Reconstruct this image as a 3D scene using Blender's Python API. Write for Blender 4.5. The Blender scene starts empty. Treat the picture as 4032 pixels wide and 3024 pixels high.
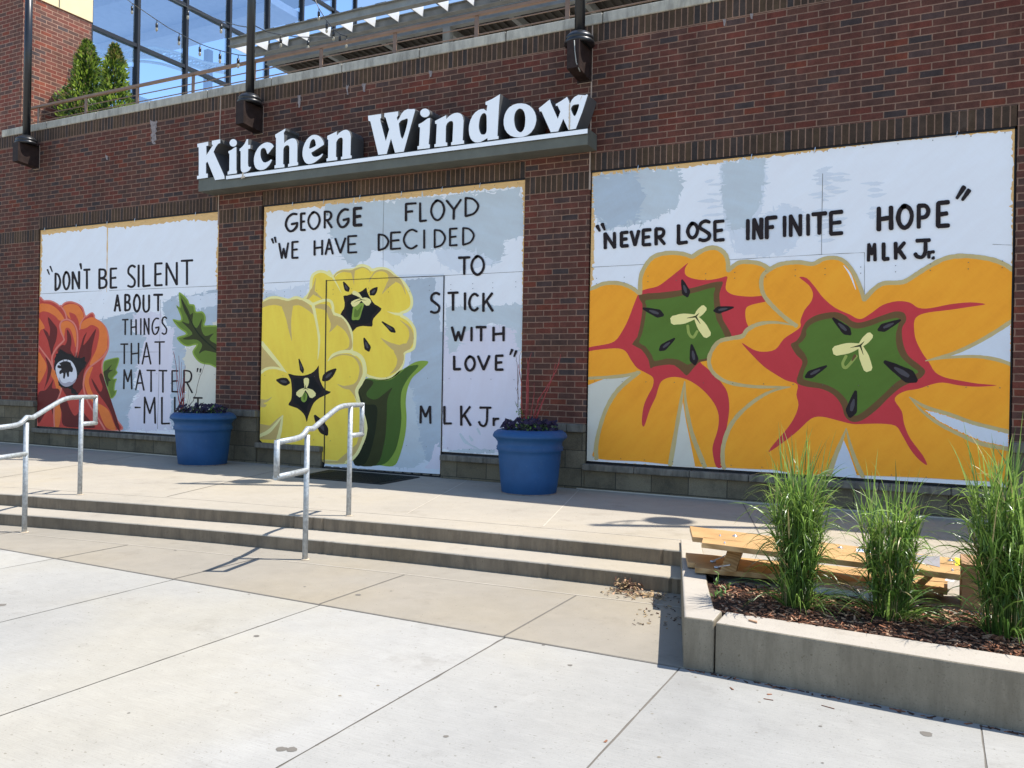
import bpy, bmesh, math, random
from mathutils import Vector, Matrix
from mathutils.geometry import tessellate_polygon
R = random.Random(7)
sc = bpy.context.scene
col = sc.collection
rad = math.radians

# ------------------------------------------------------------------ camera, sky, sun, exposure
FPX, YAW, PIT, ROL, DIST, EYE = 3286.005, -0.470971, -0.0005, 0.019248, 8.7594, 0.8535
CAM = Vector((0, -DIST, EYE))
_cy, _sy, _cp, _sp = math.cos(YAW), math.sin(YAW), math.cos(PIT), math.sin(PIT)
FWD = Vector((_sy*_cp, _cy*_cp, _sp)); _r0 = Vector((_cy, -_sy, 0)); _u0 = _r0.cross(FWD)
RGT = _r0*math.cos(ROL) + _u0*math.sin(ROL); UPV = -_r0*math.sin(ROL) + _u0*math.cos(ROL)
cd = bpy.data.cameras.new('camera'); cam = bpy.data.objects.new('camera', cd); col.objects.link(cam)
cd.sensor_width = 36; cd.lens = FPX/4032*36; cd.clip_end = 2000; cd.clip_start = 0.05
m = Matrix((RGT, UPV, -FWD)).transposed().to_4x4(); m.translation = CAM; cam.matrix_world = m
sc.camera = cam

SUN = Vector((.465, .242, 1.0)).normalized()          # towards the sun
world = bpy.data.worlds.new("World"); sc.world = world; world.use_nodes = True
wn = world.node_tree.nodes; wl = world.node_tree.links
bg = wn['Background']; sky = wn.new('ShaderNodeTexSky'); sky.sky_type = 'NISHITA'; sky.sun_disc = False
sky.sun_elevation = math.asin(SUN.z); sky.sun_rotation = math.atan2(SUN.x, SUN.y)
sky.air_density = 1.0; sky.dust_density = 0.3; sky.ozone_density = 2.5
wl.new(sky.outputs[0], bg.inputs[0]); bg.inputs[1].default_value = 0.14
sd = bpy.data.lights.new('sun', 'SUN'); sd.energy = 4.2; sd.angle = rad(0.5); sd.color = (1.0, 0.955, 0.88)
so = bpy.data.objects.new('sun', sd); col.objects.link(so); so.rotation_euler = SUN.to_track_quat('Z', 'Y').to_euler()
so.location = (4, 4, 20)
sc.view_settings.view_transform = 'Standard'; sc.view_settings.look = 'None'
sc.view_settings.exposure = 0.90; sc.view_settings.gamma = 1

# ------------------------------------------------------------------ measuring: a photo point to a place on a real plane
def ray(u, v): return FWD*FPX + RGT*(u-2016) + UPV*(1512-v)
def onY(u, v, y=0.0):
    d = ray(u, v); return CAM + d*((y-CAM.y)/d.y)
def onZ(u, v, z):
    d = ray(u, v); return CAM + d*((z-CAM.z)/d.z)
def frame(ox, oy, s): return lambda x, y: (ox+x/s, oy+y/s)

# ------------------------------------------------------------------ materials
def srgb(r, g, b):
    f = lambda c: (c/255/12.92) if c/255 <= .04045 else ((c/255+.055)/1.055)**2.4
    return (f(r), f(g), f(b))
class NT:
    def __init__(s, name):
        s.m = bpy.data.materials.new(name); s.m.use_nodes = True; s.t = s.m.node_tree
        s.b = s.t.nodes['Principled BSDF']
    def n(s, k, **kw):
        x = s.t.nodes.new(k)
        for a, b in kw.items(): setattr(x, a, b)
        return x
    def l(s, a, b): s.t.links.new(a, b)
    def math(s, op, a, b=None, c=None):
        x = s.n('ShaderNodeMath', operation=op)
        for i, v in enumerate((a, b, c)):
            if v is None: continue
            if isinstance(v, (int, float)): x.inputs[i].default_value = v
            else: s.l(v, x.inputs[i])
        return x.outputs[0]
    def obj(s): return s.n('ShaderNodeTexCoord').outputs['Object']
    def noise(s, vec, scale, detail=4, rough=.55, stretch=None):
        if stretch:
            mp = s.n('ShaderNodeMapping'); mp.inputs['Scale'].default_value = stretch; s.l(vec, mp.inputs[0]); vec = mp.outputs[0]
        x = s.n('ShaderNodeTexNoise'); x.inputs['Scale'].default_value = scale; x.inputs['Detail'].default_value = detail
        x.inputs['Roughness'].default_value = rough; s.l(vec, x.inputs['Vector']); return x.outputs['Fac']
    def ramp(s, fac, stops, interp='LINEAR'):
        x = s.n('ShaderNodeValToRGB'); x.color_ramp.interpolation = interp
        e = x.color_ramp.elements
        while len(e) < len(stops): e.new(0.5)
        for i, (p, c) in enumerate(stops):
            e[i].position = p; e[i].color = (*c, 1) if len(c) == 3 else c
        s.l(fac, x.inputs[0]); return x.outputs[0]
    def mix(s, f, a, b, mode='MIX'):
        x = s.n('ShaderNodeMix', data_type='RGBA', blend_type=mode)
        for k, v in ((0, f), (6, a), (7, b)):
            if isinstance(v, (int, float)): x.inputs[k].default_value = v
            elif isinstance(v, tuple): x.inputs[k].default_value = (*v, 1)
            else: s.l(v, x.inputs[k])
        return x.outputs[2]
    def bump(s, h, strength=.3, dist=.01):
        x = s.n('ShaderNodeBump'); x.inputs['Strength'].default_value = strength; x.inputs['Distance'].default_value = dist
        s.l(h, x.inputs['Height']); s.l(x.outputs[0], s.b.inputs['Normal'])
    def base(s, c, rough=.7, metal=0.0, spec=.3):
        if isinstance(c, tuple): s.b.inputs['Base Color'].default_value = (*c, 1)
        else: s.l(c, s.b.inputs['Base Color'])
        s.b.inputs['Roughness'].default_value = rough; s.b.inputs['Metallic'].default_value = metal
        s.b.inputs['Specular IOR Level'].default_value = spec
        return s.m
def k(c, f): return tuple(min(1, v*f) for v in c)
def plain(name, c, rough=.6, metal=0., spec=.3, var=.12, scale=6, bump=0, stretch=None):
    t = NT(name); o = t.obj(); nz = t.noise(o, scale, 5, .6, stretch)
    cc = t.ramp(nz, [(.3, k(c, 1-var)), (.7, k(c, 1+var))])
    if bump: t.bump(t.noise(o, scale*8, 3), bump, .01)
    return t.base(cc, rough, metal, spec)
_paint = {}
def paint(name, c, var=.05, spec=.25):
    """matt exterior paint with brush streaks and a slight drift of hue"""
    if name in _paint: return _paint[name]
    t = NT(name); o = t.obj(); sp = t.n('ShaderNodeMapping'); sp.inputs['Rotation'].default_value = (0, (len(_paint)*.7) % 3.1, 0); t.l(o, sp.inputs[0]); o = sp.outputs[0]
    a = t.noise(o, 2.4, 6, .66, (.8, 1, 2.6)); b = t.noise(o, 20, 3, .5, (3.0, 1, .35))
    f = t.math('ADD', t.math('MULTIPLY', a, .82), t.math('MULTIPLY', b, .18))
    hi = (min(1, c[0]*(1+var)), min(1, c[1]*(1+var*1.5)), min(1, c[2]*(1+var*2.2))); lo = (c[0]*(1-var), c[1]*(1-var*1.6), c[2]*(1-var*1.6))
    cc = t.ramp(f, [(.30, lo), (.5, c), (.70, hi)])
    t.bump(b, .08, .004)
    _paint[name] = t.base(cc, .6, 0, spec*.6); return _paint[name]

def brick(name, kind='run', axis='X', pal=None, lift=1.0, z0=.4127, x0=0.0):
    """running bond (203 x 67.7 mm) or soldier course, colours vary brick by brick"""
    t = NT(name); o = t.obj(); sp = t.n('ShaderNodeSeparateXYZ'); t.l(o, sp.inputs[0])
    wob = t.noise(o, 30, 2); wob = t.math('MULTIPLY', t.math('SUBTRACT', wob, .5), .006)
    u = t.math('ADD', t.math('SUBTRACT', sp.outputs[axis], x0), wob)
    v = t.math('ADD', t.math('SUBTRACT', sp.outputs['Z'], z0), wob)
    bw, bh = (.2032, .06773) if kind == 'run' else (.06773, .2032)
    vr = t.math('DIVIDE', v, bh); row = t.math('FLOOR', vr)
    uu = t.math('DIVIDE', u, bw)
    if kind == 'run': uu = t.math('ADD', uu, t.math('MULTIPLY', t.math('ABSOLUTE', t.math('MODULO', row, 2.0)), .5))
    cl = t.math('FLOOR', uu)
    fu = t.math('MULTIPLY', t.math('FRACT', uu), bw); fv = t.math('MULTIPLY', t.math('FRACT', vr), bh)
    mt = .0105
    inb = t.math('MULTIPLY', t.math('GREATER_THAN', fu, mt), t.math('GREATER_THAN', fv, mt))
    cv = t.n('ShaderNodeCombineXYZ'); t.l(cl, cv.inputs[0]); t.l(row, cv.inputs[1])
    wn_ = t.n('ShaderNodeTexWhiteNoise', noise_dimensions='2D'); t.l(cv.outputs[0], wn_.inputs['Vector'])
    if pal is None:
        pal = [(0, (.112, .046, .034)), (.20, (.130, .047, .034)), (.40, (.098, .049, .038)), (.58, (.086, .048, .038)), (.68, (.142, .043, .030)),
               (.80, (.078, .049, .044)), (.87, (.120, .052, .036)), (.93, (.160, .046, .028)), (.965, (.062, .046, .044))]
    pal = [(p, k(c, lift)) for p, c in pal]
    bc = t.ramp(wn_.outputs['Value'], pal, 'CONSTANT')
    spot = t.noise(o, 9, 5, .65); bc = t.mix(1, bc, t.ramp(spot, [(.3, (.72, .72, .72)), (.7, (1.22, 1.2, 1.18))]), 'MULTIPLY')
    gr = t.noise(o, 120, 2); bc = t.mix(1, bc, t.ramp(gr, [(.3, (.86, .86, .86)), (.7, (1.12, 1.12, 1.12))]), 'MULTIPLY')
    big = t.noise(o, .8, 3); 
    mo = t.ramp(t.noise(o, 6, 4), [(.3, k((.215, .130, .090), lift)), (.7, k((.30, .185, .130), lift))])
    cc = t.mix(inb, mo, bc)
    cc = t.mix(1, cc, t.ramp(big, [(.3, (.84, .85, .87)), (.7, (1.12, 1.09, 1.07))]), 'MULTIPLY')
    run = t.noise(o, 1.3, 5, .65, (2.2, 2.2, .28)); cc = t.mix(1, cc, t.ramp(run, [(.32, (.80, .80, .81)), (.52, (1, 1, 1)), (.72, (1.08, 1.06, 1.05))]), 'MULTIPLY')
    blm = t.noise(o, 2.6, 6, .72); cc = t.mix(t.ramp(blm, [(.60, (0, 0, 0)), (.80, (.22, .22, .22))]), cc, (.26, .20, .17))
    t.bump(t.math('ADD', inb, t.math('MULTIPLY', gr, .25)), .55, .006)
    return t.base(cc, .85, 0, .2)
SOLD = [(0, (.066, .044, .031)), (.3, (.078, .050, .032)), (.5, (.060, .045, .038)), (.62, (.086, .056, .034)), (.8, (.050, .041, .037)), (.92, (.070, .047, .034))]

def concrete(name, c, var=.1, speck=.5, dirt=None, broom=None, bumpk=.25):
    t = NT(name); o = t.obj()
    a = t.noise(o, .9, 6, .6); b = t.noise(o, 7, 5, .65); g = t.noise(o, 130, 3, .7)
    cc = t.ramp(a, [(.3, k(c, 1-var)), (.5, c), (.7, k(c, 1+var*.6))])
    cc = t.mix(1, cc, t.ramp(b, [(.25, (1-var*.9,)*3), (.75, (1+var*.5,)*3)]), 'MULTIPLY')
    cc = t.mix(1, cc, t.ramp(g, [(.28, (1-.32*speck,)*3), (.42, (1, 1, 1)), (.62, (1, 1, 1)), (.75, (1+.2*speck,)*3)]), 'MULTIPLY')
    pits = t.noise(o, 55, 2, .4)
    cc = t.mix(1, cc, t.ramp(pits, [(.25, (.66, .64, .6)), (.30, (1, 1, 1))]), 'MULTIPLY')
    w2 = t.noise(o, .35, 4, .55); cc = t.mix(1, cc, t.ramp(w2, [(.36, (.94, .95, .97)), (.5, (1, 1, 1)), (.62, (1.03, 1.0, .93))]), 'MULTIPLY')
    st = t.noise(o, 2.3, 6, .7); cc = t.mix(1, cc, t.ramp(st, [(.30, (.86, .85, .84)), (.42, (1, 1, 1))]), 'MULTIPLY')
    if dirt:
        d = t.noise(o, 5, 5, .7, (2.5, 2.5, .5))
        cc = t.mix(t.ramp(d, [(.42, (0, 0, 0)), (.72, (.75, .75, .75))]), cc, dirt)
    if broom:
        br = t.noise(o, 60, 2, .5, broom); cc = t.mix(1, cc, t.ramp(br, [(.3, (.93, .93, .93)), (.7, (1.04, 1.04, 1.04))]), 'MULTIPLY')
    t.bump(t.math('ADD', g, b), bumpk, .004)
    return t.base(cc, .88, 0, .15)

M = {}
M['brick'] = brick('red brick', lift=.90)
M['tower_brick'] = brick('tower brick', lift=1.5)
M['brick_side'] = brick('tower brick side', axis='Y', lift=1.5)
M['soldier'] = brick('brown soldier brick', 'sold', pal=SOLD, z0=3.052, lift=.9)
M['soldier_head'] = brick('brown head brick', 'sold', pal=SOLD, z0=3.247, lift=.9)
M['soldier_top'] = brick('brown top brick', 'sold', pal=SOLD, z0=4.694, lift=.9)
M['cmu'] = None
M['stone'] = concrete('grey limestone', (.20, .18, .145), .18, .5, dirt=(.035, .033, .030))
M['coping'] = concrete('pale coping stone', (.47, .44, .37), .2, .6, dirt=(.15, .145, .13))
M['slab'] = concrete('bright concrete', (.335, .322, .292), .08, .7, broom=(.12, 3, 1))
M['slab_b'] = concrete('bright concrete lighter', (.350, .337, .308), .08, .7, broom=(.12, 3, 1))
M['slab_c'] = concrete('bright concrete darker', (.318, .307, .280), .09, .8, broom=(.12, 3, 1))
M['tan'] = concrete('tan concrete', (.362, .322, .262), .07, .5)
M['apron'] = concrete('tan apron concrete', (.280, .250, .203), .09, .6)
M['riser'] = concrete('shade-darkened riser concrete', (.215, .172, .122), .2, .6, dirt=(.11, .09, .068))  # same concrete as the treads; the shade on the risers is put into the colour
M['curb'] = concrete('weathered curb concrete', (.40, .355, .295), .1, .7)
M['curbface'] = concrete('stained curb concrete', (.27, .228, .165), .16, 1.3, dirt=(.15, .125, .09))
M['joint'] = plain('dark joint', (.15, .135, .115), .9)
M['joint_pale'] = plain('pale joint sealant', (.47, .42, .345), .8)
M['void'] = plain('black frame', (.006, .006, .009), .5)
M['sealant'] = plain('beige sealant', (.40, .30, .235), .8)
M['efflo'] = plain('white lime run', (.25, .21, .20), .9, var=.3, scale=30)
M['ply'] = plain('raw plywood', (.74, .46, .19), .7, var=.12, scale=9, stretch=(1, 1, 6))
M['white_sign'] = plain('white acrylic face', (.93, .93, .93), .35, var=.01)
M['return'] = plain('dark letter return', (.085, .088, .09), .35, 0.0, .5, var=.1)
M['rust'] = plain('rust streak', (.62, .50, .36), .6, var=.2)
M['fascia'] = plain('grey green steel', (.115, .118, .096), .55, var=.18, scale=3)
M['black'] = plain('black powder coat', (.012, .013, .015), .32, 0, .5, var=.15)
M['bronze'] = plain('dark bronze paint', (.030, .019, .016), .6, 0, .15, var=.3, scale=12)
M['railbrown'] = plain('brown rail paint', (.20, .125, .085), .45, 0, .4, var=.15)
M['galv'] = plain('galvanised pipe', (.36, .385, .40), .42, .3, .5, var=.3, scale=40)
M['galvbeam'] = plain('grey steel beam', (.25, .255, .24), .55, .1, .4, var=.2, scale=5)
M['galvlight'] = plain('light steel purlin', (.72, .74, .76), .5, .1, .4, var=.06)
M['deck'] = plain('weathered deck underside', (.075, .065, .052), .8, var=.25, scale=5)
M['cream'] = plain('cream stucco', (.72, .60, .36), .85, var=.04)
M['mull'] = plain('dark mullion', (.018, .017, .018), .4, .2, .5)
M['bluepot'] = None
M['soil'] = plain('dark soil', (.02, .015, .012), .95)
M['mat'] = plain('black rubber mat', (.010, .011, .010), .6, var=.4, scale=60, bump=.5)
M['pine'] = None
M['ceil'] = plain('corrugated ceiling', (.36, .37, .42), .7, var=.1)
M['trusspaint'] = plain('pale truss paint', (.55, .62, .62), .5)
M['teal'] = plain('teal cladding', (.22, .40, .46), .6, var=.06)
M['card'] = plain('cardboard', (.34, .20, .105), .8, var=.1)
M['label'] = plain('paper label', (.72, .74, .74), .6)
M['ink'] = plain('label ink', (.03, .03, .035), .6)
M['yellow_label'] = plain('yellow sticker', (.80, .68, .05), .5)
M['blue_label'] = plain('blue sticker', (.05, .13, .45), .5)
M['zinc'] = plain('zinc fitting', (.52, .58, .66), .3, .6, .5)
M['twig'] = plain('red dogwood twig', (.28, .04, .04), .5, var=.3, scale=10)
M['twig_brown'] = plain('brown twig', (.13, .075, .055), .6, var=.3, scale=10)
M['pansy'] = plain('dark purple petal', (.017, .008, .03), .6, var=.5, scale=30)
M['leafdark'] = plain('dark green leaf', (.03, .065, .018), .5, var=.4, scale=15)
M['leafpale'] = plain('young green leaf', (.12, .22, .045), .5, var=.3, scale=15)
M['litter'] = plain('dry leaf litter', (.34, .235, .12), .9, var=.5, scale=40)
M['mulchbase'] = plain('dark mulch bed', (.055, .028, .017), .95, var=.5, scale=40, bump=.8)
M['chip1'] = plain('reddish bark chip', (.25, .105, .055), .9, var=.4, scale=25)
M['chip2'] = plain('dark bark chip', (.07, .035, .022), .9, var=.4, scale=25)
M['chip3'] = plain('pale bark chip', (.42, .26, .16), .9, var=.3, scale=25)
M['bulb'] = plain('clear bulb glass', (.30, .27, .20), .08, 0, .9)
def mk():
    t = NT('faded blue plastic'); o = t.obj(); a = t.noise(o, 3, 5, .65); b = t.noise(o, 16, 5, .75)
    cc = t.ramp(a, [(.3, (.012, .060, .165)), (.7, (.020, .086, .22))])
    cc = t.mix(t.ramp(b, [(.60, (0, 0, 0)), (.78, (.35, .35, .35))]), cc, (.10, .17, .26)); sc_ = t.noise(o, 45, 3, .7, (1, 1, .35))
    cc = t.mix(t.ramp(sc_, [(.70, (0, 0, 0)), (.76, (.55, .55, .55))]), cc, (.22, .26, .30)); t.bump(t.noise(o, 120, 2), .12, .003)
    M['bluepot'] = t.base(cc, .55, 0, .3)
    # split-face block plinth
    t = NT('concrete block'); o = t.obj(); sp = t.n('ShaderNodeSeparateXYZ'); t.l(o, sp.inputs[0])
    v = t.math('SUBTRACT', sp.outputs['Z'], -.0935); bh, bw = .2032, .4064
    vr = t.math('DIVIDE', v, bh); row = t.math('FLOOR', vr)
    uu = t.math('ADD', t.math('DIVIDE', t.math('ADD', sp.outputs['X'], 3.753), bw), t.math('MULTIPLY', t.math('ABSOLUTE', t.math('MODULO', row, 2.0)), .5))
    clm = t.math('FLOOR', uu); fu = t.math('MULTIPLY', t.math('FRACT', uu), bw); fv = t.math('MULTIPLY', t.math('FRACT', vr), bh)
    inb = t.math('MULTIPLY', t.math('GREATER_THAN', fu, .008), t.math('GREATER_THAN', fv, .008))
    cv = t.n('ShaderNodeCombineXYZ'); t.l(clm, cv.inputs[0]); t.l(row, cv.inputs[1])
    wn_ = t.n('ShaderNodeTexWhiteNoise', noise_dimensions='2D'); t.l(cv.outputs[0], wn_.inputs['Vector'])
    bc = t.ramp(wn_.outputs['Value'], [(0, (.13, .106, .068)), (.5, (.165, .137, .09)), (1, (.205, .173, .117))])
    st = t.noise(o, 3, 5, .7); bc = t.mix(t.ramp(st, [(.45, (0, 0, 0)), (.75, (.8, .8, .8))]), bc, (.05, .047, .038))
    g = t.noise(o, 90, 3); bc = t.mix(1, bc, t.ramp(g, [(.3, (.8, .8, .8)), (.7, (1.15, 1.15, 1.15))]), 'MULTIPLY')
    cc = t.mix(inb, (.05, .045, .035), bc); t.bump(t.math('ADD', inb, t.math('MULTIPLY', g, .3)), .5, .006)
    M['cmu'] = t.base(cc, .9, 0, .15)
    t = NT('orange pine board'); o = t.obj()
    w = t.n('ShaderNodeTexWave', wave_type='BANDS', bands_direction='Y'); w.inputs['Scale'].default_value = 9; w.inputs['Distortion'].default_value = 5
    w.inputs['Detail'].default_value = 3
    mp = t.n('ShaderNodeMapping'); mp.inputs['Scale'].default_value = (.35, 2.2, 2); t.l(o, mp.inputs[0]); t.l(mp.outputs[0], w.inputs['Vector'])
    cc = t.ramp(w.outputs['Fac'], [(0, (.40, .225, .09)), (.6, (.52, .32, .145)), (1, (.56, .36, .17))])
    bl = t.noise(o, 4, 4); cc = t.mix(1, cc, t.ramp(bl, [(.3, (.82, .8, .76)), (.7, (1.12, 1.12, 1.12))]), 'MULTIPLY')
    M['pine'] = t.base(cc, .5, 0, .3)
    # window glass: mirror-like reflection over a dim blue room
    t = NT('tinted window glass'); nt = t.t; out = nt.nodes['Material Output']
    gl = t.n('ShaderNodeBsdfGlossy'); gl.inputs['Color'].default_value = (.72, .85, 1, 1); gl.inputs['Roughness'].default_value = .015
    df = t.n('ShaderNodeBsdfTransparent'); df.inputs['Color'].default_value = (.74, .86, .97, 1)
    mx = t.n('ShaderNodeMixShader'); mx.inputs[0].default_value = .36
    t.l(df.outputs[0], mx.inputs[1]); t.l(gl.outputs[0], mx.inputs[2]); t.l(mx.outputs[0], out.inputs['Surface']); M['glass'] = t.m
    for nm, c, tr in (('blade', (.085, .165, .028), .35), ('blade_pale', (.25, .38, .075), .4), ('blade_dry', (.42, .34, .16), .2), ('conifer', (.05, .10, .014), .2), ('conifer_light', (.27, .37, .05), .3), ('conifer_dry', (.26, .22, .07), .2)):
        t = NT('leaf '+nm); o = t.obj(); nz = t.noise(o, 14, 4); cc = t.ramp(nz, [(.3, k(c, .6)), (.7, k(c, 1.4))])
        t.base(cc, .33, 0, .6); tl = t.n('ShaderNodeBsdfTranslucent'); t.l(cc, tl.inputs[0])
        mx = t.n('ShaderNodeMixShader'); mx.inputs[0].default_value = tr
        t.l(t.b.outputs[0], mx.inputs[1]); t.l(tl.outputs[0], mx.inputs[2]); t.l(mx.outputs[0], t.t.nodes['Material Output'].inputs['Surface']); M[nm] = t.m
mk()

# ------------------------------------------------------------------ mesh building
class MB:
    def __init__(s): s.v = []; s.f = []; s.mi = []; s.sm = []; s.mats = []
    def m(s, mat):
        if mat not in s.mats: s.mats.append(mat)
        return s.mats.index(mat)
    def face(s, idx, mat, smooth=False): s.f.append(tuple(idx)); s.mi.append(s.m(mat)); s.sm.append(smooth)
    def add(s, pts): n = len(s.v); s.v.extend([tuple(p) for p in pts]); return list(range(n, n+len(pts)))
    def quad(s, pts, mat): s.face(s.add(pts), mat)
    def box(s, x0, x1, y0, y1, z0, z1, mat):
        i = s.add([(x0,y0,z0),(x1,y0,z0),(x1,y1,z0),(x0,y1,z0),(x0,y0,z1),(x1,y0,z1),(x1,y1,z1),(x0,y1,z1)])
        for q in ((3,2,1,0),(4,5,6,7),(0,1,5,4),(1,2,6,5),(2,3,7,6),(3,0,4,7)): s.face([i[a] for a in q], mat)
    def hexa(s, bot, top, mat):
        i = s.add(list(bot)+list(top))
        for q in ((3,2,1,0),(4,5,6,7),(0,1,5,4),(1,2,6,5),(2,3,7,6),(3,0,4,7)): s.face([i[a] for a in q], mat)
    def prism(s, poly, z0, z1, mat, top=None, side=None):
        n = len(poly); a = s.add([(p[0], p[1], z0) for p in poly]); b = s.add([(p[0], p[1], z1) for p in poly])
        for t in tessellate_polygon([[Vector((p[0], p[1], 0)) for p in poly]]):
            ar = (poly[t[1]][0]-poly[t[0]][0])*(poly[t[2]][1]-poly[t[0]][1])-(poly[t[1]][1]-poly[t[0]][1])*(poly[t[2]][0]-poly[t[0]][0])
            tt = t if ar > 0 else t[::-1]
            s.face([b[q] for q in tt], top or mat)
        for q in range(n): s.face((a[q], a[(q+1) % n], b[(q+1) % n], b[q]), side or mat)
    def tube(s, pts, r, mat, n=8, caps=True, taper=None):
        pts = [Vector(p) for p in pts]; rings = []; up = None
        for i, p in enumerate(pts):
            d = (pts[min(i+1, len(pts)-1)]-pts[max(i-1, 0)]).normalized()
            if up is None: up = Vector((0, 0, 1)) if abs(d.z) < .9 else Vector((0, 1, 0))
            a = d.cross(up)
            if a.length < 1e-4: up = Vector((1, 0, 0)); a = d.cross(up)
            a.normalize(); b = a.cross(d).normalized(); up = b
            rr = r if taper is None else r*(1+(taper-1)*i/(len(pts)-1))
            rings.append(s.add([p+a*rr*math.cos(t*2*math.pi/n)+b*rr*math.sin(t*2*math.pi/n) for t in range(n)]))
        for q in range(len(rings)-1):
            for t in range(n): s.face((rings[q][t], rings[q][(t+1) % n], rings[q+1][(t+1) % n], rings[q+1][t]), mat, True)
        if caps: s.face(rings[0][::-1], mat); s.face(rings[-1], mat)
    def lathe(s, prof, c, mat, n=32, cap=True):
        rings = [s.add([(c[0]+r*math.cos(t*2*math.pi/n), c[1]+r*math.sin(t*2*math.pi/n), c[2]+z) for t in range(n)]) for r, z in prof]
        for q in range(len(rings)-1):
            for t in range(n): s.face((rings[q][t], rings[q][(t+1) % n], rings[q+1][(t+1) % n], rings[q+1][t]), mat, True)
        if cap: s.face(rings[0][::-1], mat); s.face(rings[-1], mat)
    def ball(s, c, r, mat, n=10, mrings=6, sz=1.0):
        prof = [(max(1e-4, r*math.sin(math.pi*i/mrings)), -r*sz*math.cos(math.pi*i/mrings)) for i in range(mrings+1)]
        s.lathe(prof, c, mat, n)
    def build(s, name, parent=None):
        me = bpy.data.meshes.new(name); me.from_pydata(s.v, [], s.f)
        for mt in s.mats: me.materials.append(mt)
        me.polygons.foreach_set('material_index', s.mi); me.polygons.foreach_set('use_smooth', s.sm); me.update()
        o = bpy.data.objects.new(name, me); col.objects.link(o)
        if parent:
            o.parent = parent; o.matrix_parent_inverse = Matrix.Translation(-parent.location)
        return o
def tag(o, label=None, cat=None, group=None, kind=None):
    if label: o['label'] = label
    if cat: o['category'] = cat
    if group: o['group'] = group
    if kind: o['kind'] = kind
    return o
def thing(name, label, cat, loc=(0,0,0), group=None):
    o = bpy.data.objects.new(name, None); o.empty_display_size = .1; col.objects.link(o); o.location = loc
    return tag(o, label, cat, group)
def bevel(o, w, seg=2):
    md = o.modifiers.new('bevel', 'BEVEL'); md.width = w; md.segments = seg; md.limit_method = 'ANGLE'; md.angle_limit = rad(40); return o

# ------------------------------------------------------------------ ground, apron, steps, platform
ZP, ZT, ZG = -.32, -.435, -.55
G_J = frame(0, 1900, 2.765); G_A = frame(800, 1850, 2.765); G_B = frame(1600, 1900, 2.765); G_D = frame(2000, 2050, 2.765)
g = MB(); g.box(-150, 150, -150, 150, ZG-.4, ZG-.004, M['slab'])
XJ = [-13.6, -12.32, -11.06, -9.8, -8.53, -7.26, -5.98, -4.69, -3.40, -2.10, -1.118, .19, 1.48, 2.77]
for x in XJ: g.box(x-.02, x+.02, -12, -4.655, ZG-.05, ZG-.0032, M['joint'])
for i in range(len(XJ)-1):
    for ya, yb in ((-12, -9.504), (-9.496, -4.658)):
        mt_ = M[R.choice(('slab', 'slab', 'slab_b', 'slab_c'))]; jl = XJ[i]+.004; jr = XJ[i+1]-.004; n_ = 60
        L_ = [(jl+R.uniform(-.0012, .0016)+(R.uniform(.002, .008) if R.random() < .04 else 0), ya+(yb-ya)*q/n_, ZG) for q in range(n_+1)]; R_ = [(jr-R.uniform(-.0012, .0016)-(R.uniform(.002, .008) if R.random() < .04 else 0), ya+(yb-ya)*q/n_, ZG) for q in range(n_+1)]
        la = g.add(L_); ra = g.add(R_)
        for q in range(n_): g.face((la[q], ra[q], ra[q+1], la[q+1]), mt_)
for y in (-9.5,): g.box(-14, 6, y-.02, y+.02, ZG-.05, ZG-.0033, M['joint'])
tag(g.build('ground'), kind='structure')
a = MB(); a.box(-16, -1.0, -4.65, -2.6, ZG-.1, ZG+.004, M['apron'])
ARC = [(-12.0,-4.86),(-9.6,-4.42),(-8.3,-4.18),(-7.1,-4.19),(-6.2,-4.05),(-5.2,-3.91),(-4.3,-3.80),(-3.4,-3.70),(-2.1,-3.60),(-1.35,-3.54)]
for i in range(2, len(ARC)-1):
    (x0,y0),(x1,y1) = ARC[i], ARC[i+1]; a.quad([(x0,y0-.005,ZG+.006),(x1,y1-.005,ZG+.006),(x1,y1+.005,ZG+.006),(x0,y0+.005,ZG+.006)], M['joint_pale'])
for x, yt in ((-7.26,-4.1),(-5.95,-4.02),(-4.69,-3.83),(-3.41,-3.71),(-2.11,-3.61)):
    a.quad([(x-.005,-4.65,ZG+.0065),(x+.005,-4.65,ZG+.0065),(x+.005,yt-.01,ZG+.0065),(x-.005,yt-.01,ZG+.0065)], M['joint'])
a.box(-16, -1.12, -4.662, -4.650, ZG-.05, ZG+.003, M['joint'])
tag(a.build('apron_pavement'), kind='structure')
R1 = [(-13.6,-5.05),(-11.6,-4.5),(-9.8,-4.08),(-8.17,-3.734),(-7.39,-3.6),(-6.67,-3.458),(-5.86,-3.319),(-5.41,-3.235),(-4.93,-3.166),(-4.47,-3.105),(-3.875,-3.03),(-3.2,-2.968),(-2.74,-2.936),(-2.3,-2.91),(-2.0,-2.89),(-1.58,-2.865)]
R2 = [(-13.0,-5.35),(-11.0,-4.8),(-9.2,-4.36),(-7.71,-4.012),(-6.7,-3.808),(-5.55,-3.607),(-4.9,-3.525),(-4.2,-3.44),(-3.64,-3.372),(-3.0,-3.315),(-2.5,-3.275),(-2.0,-3.24),(-1.48,-3.22)]
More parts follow.
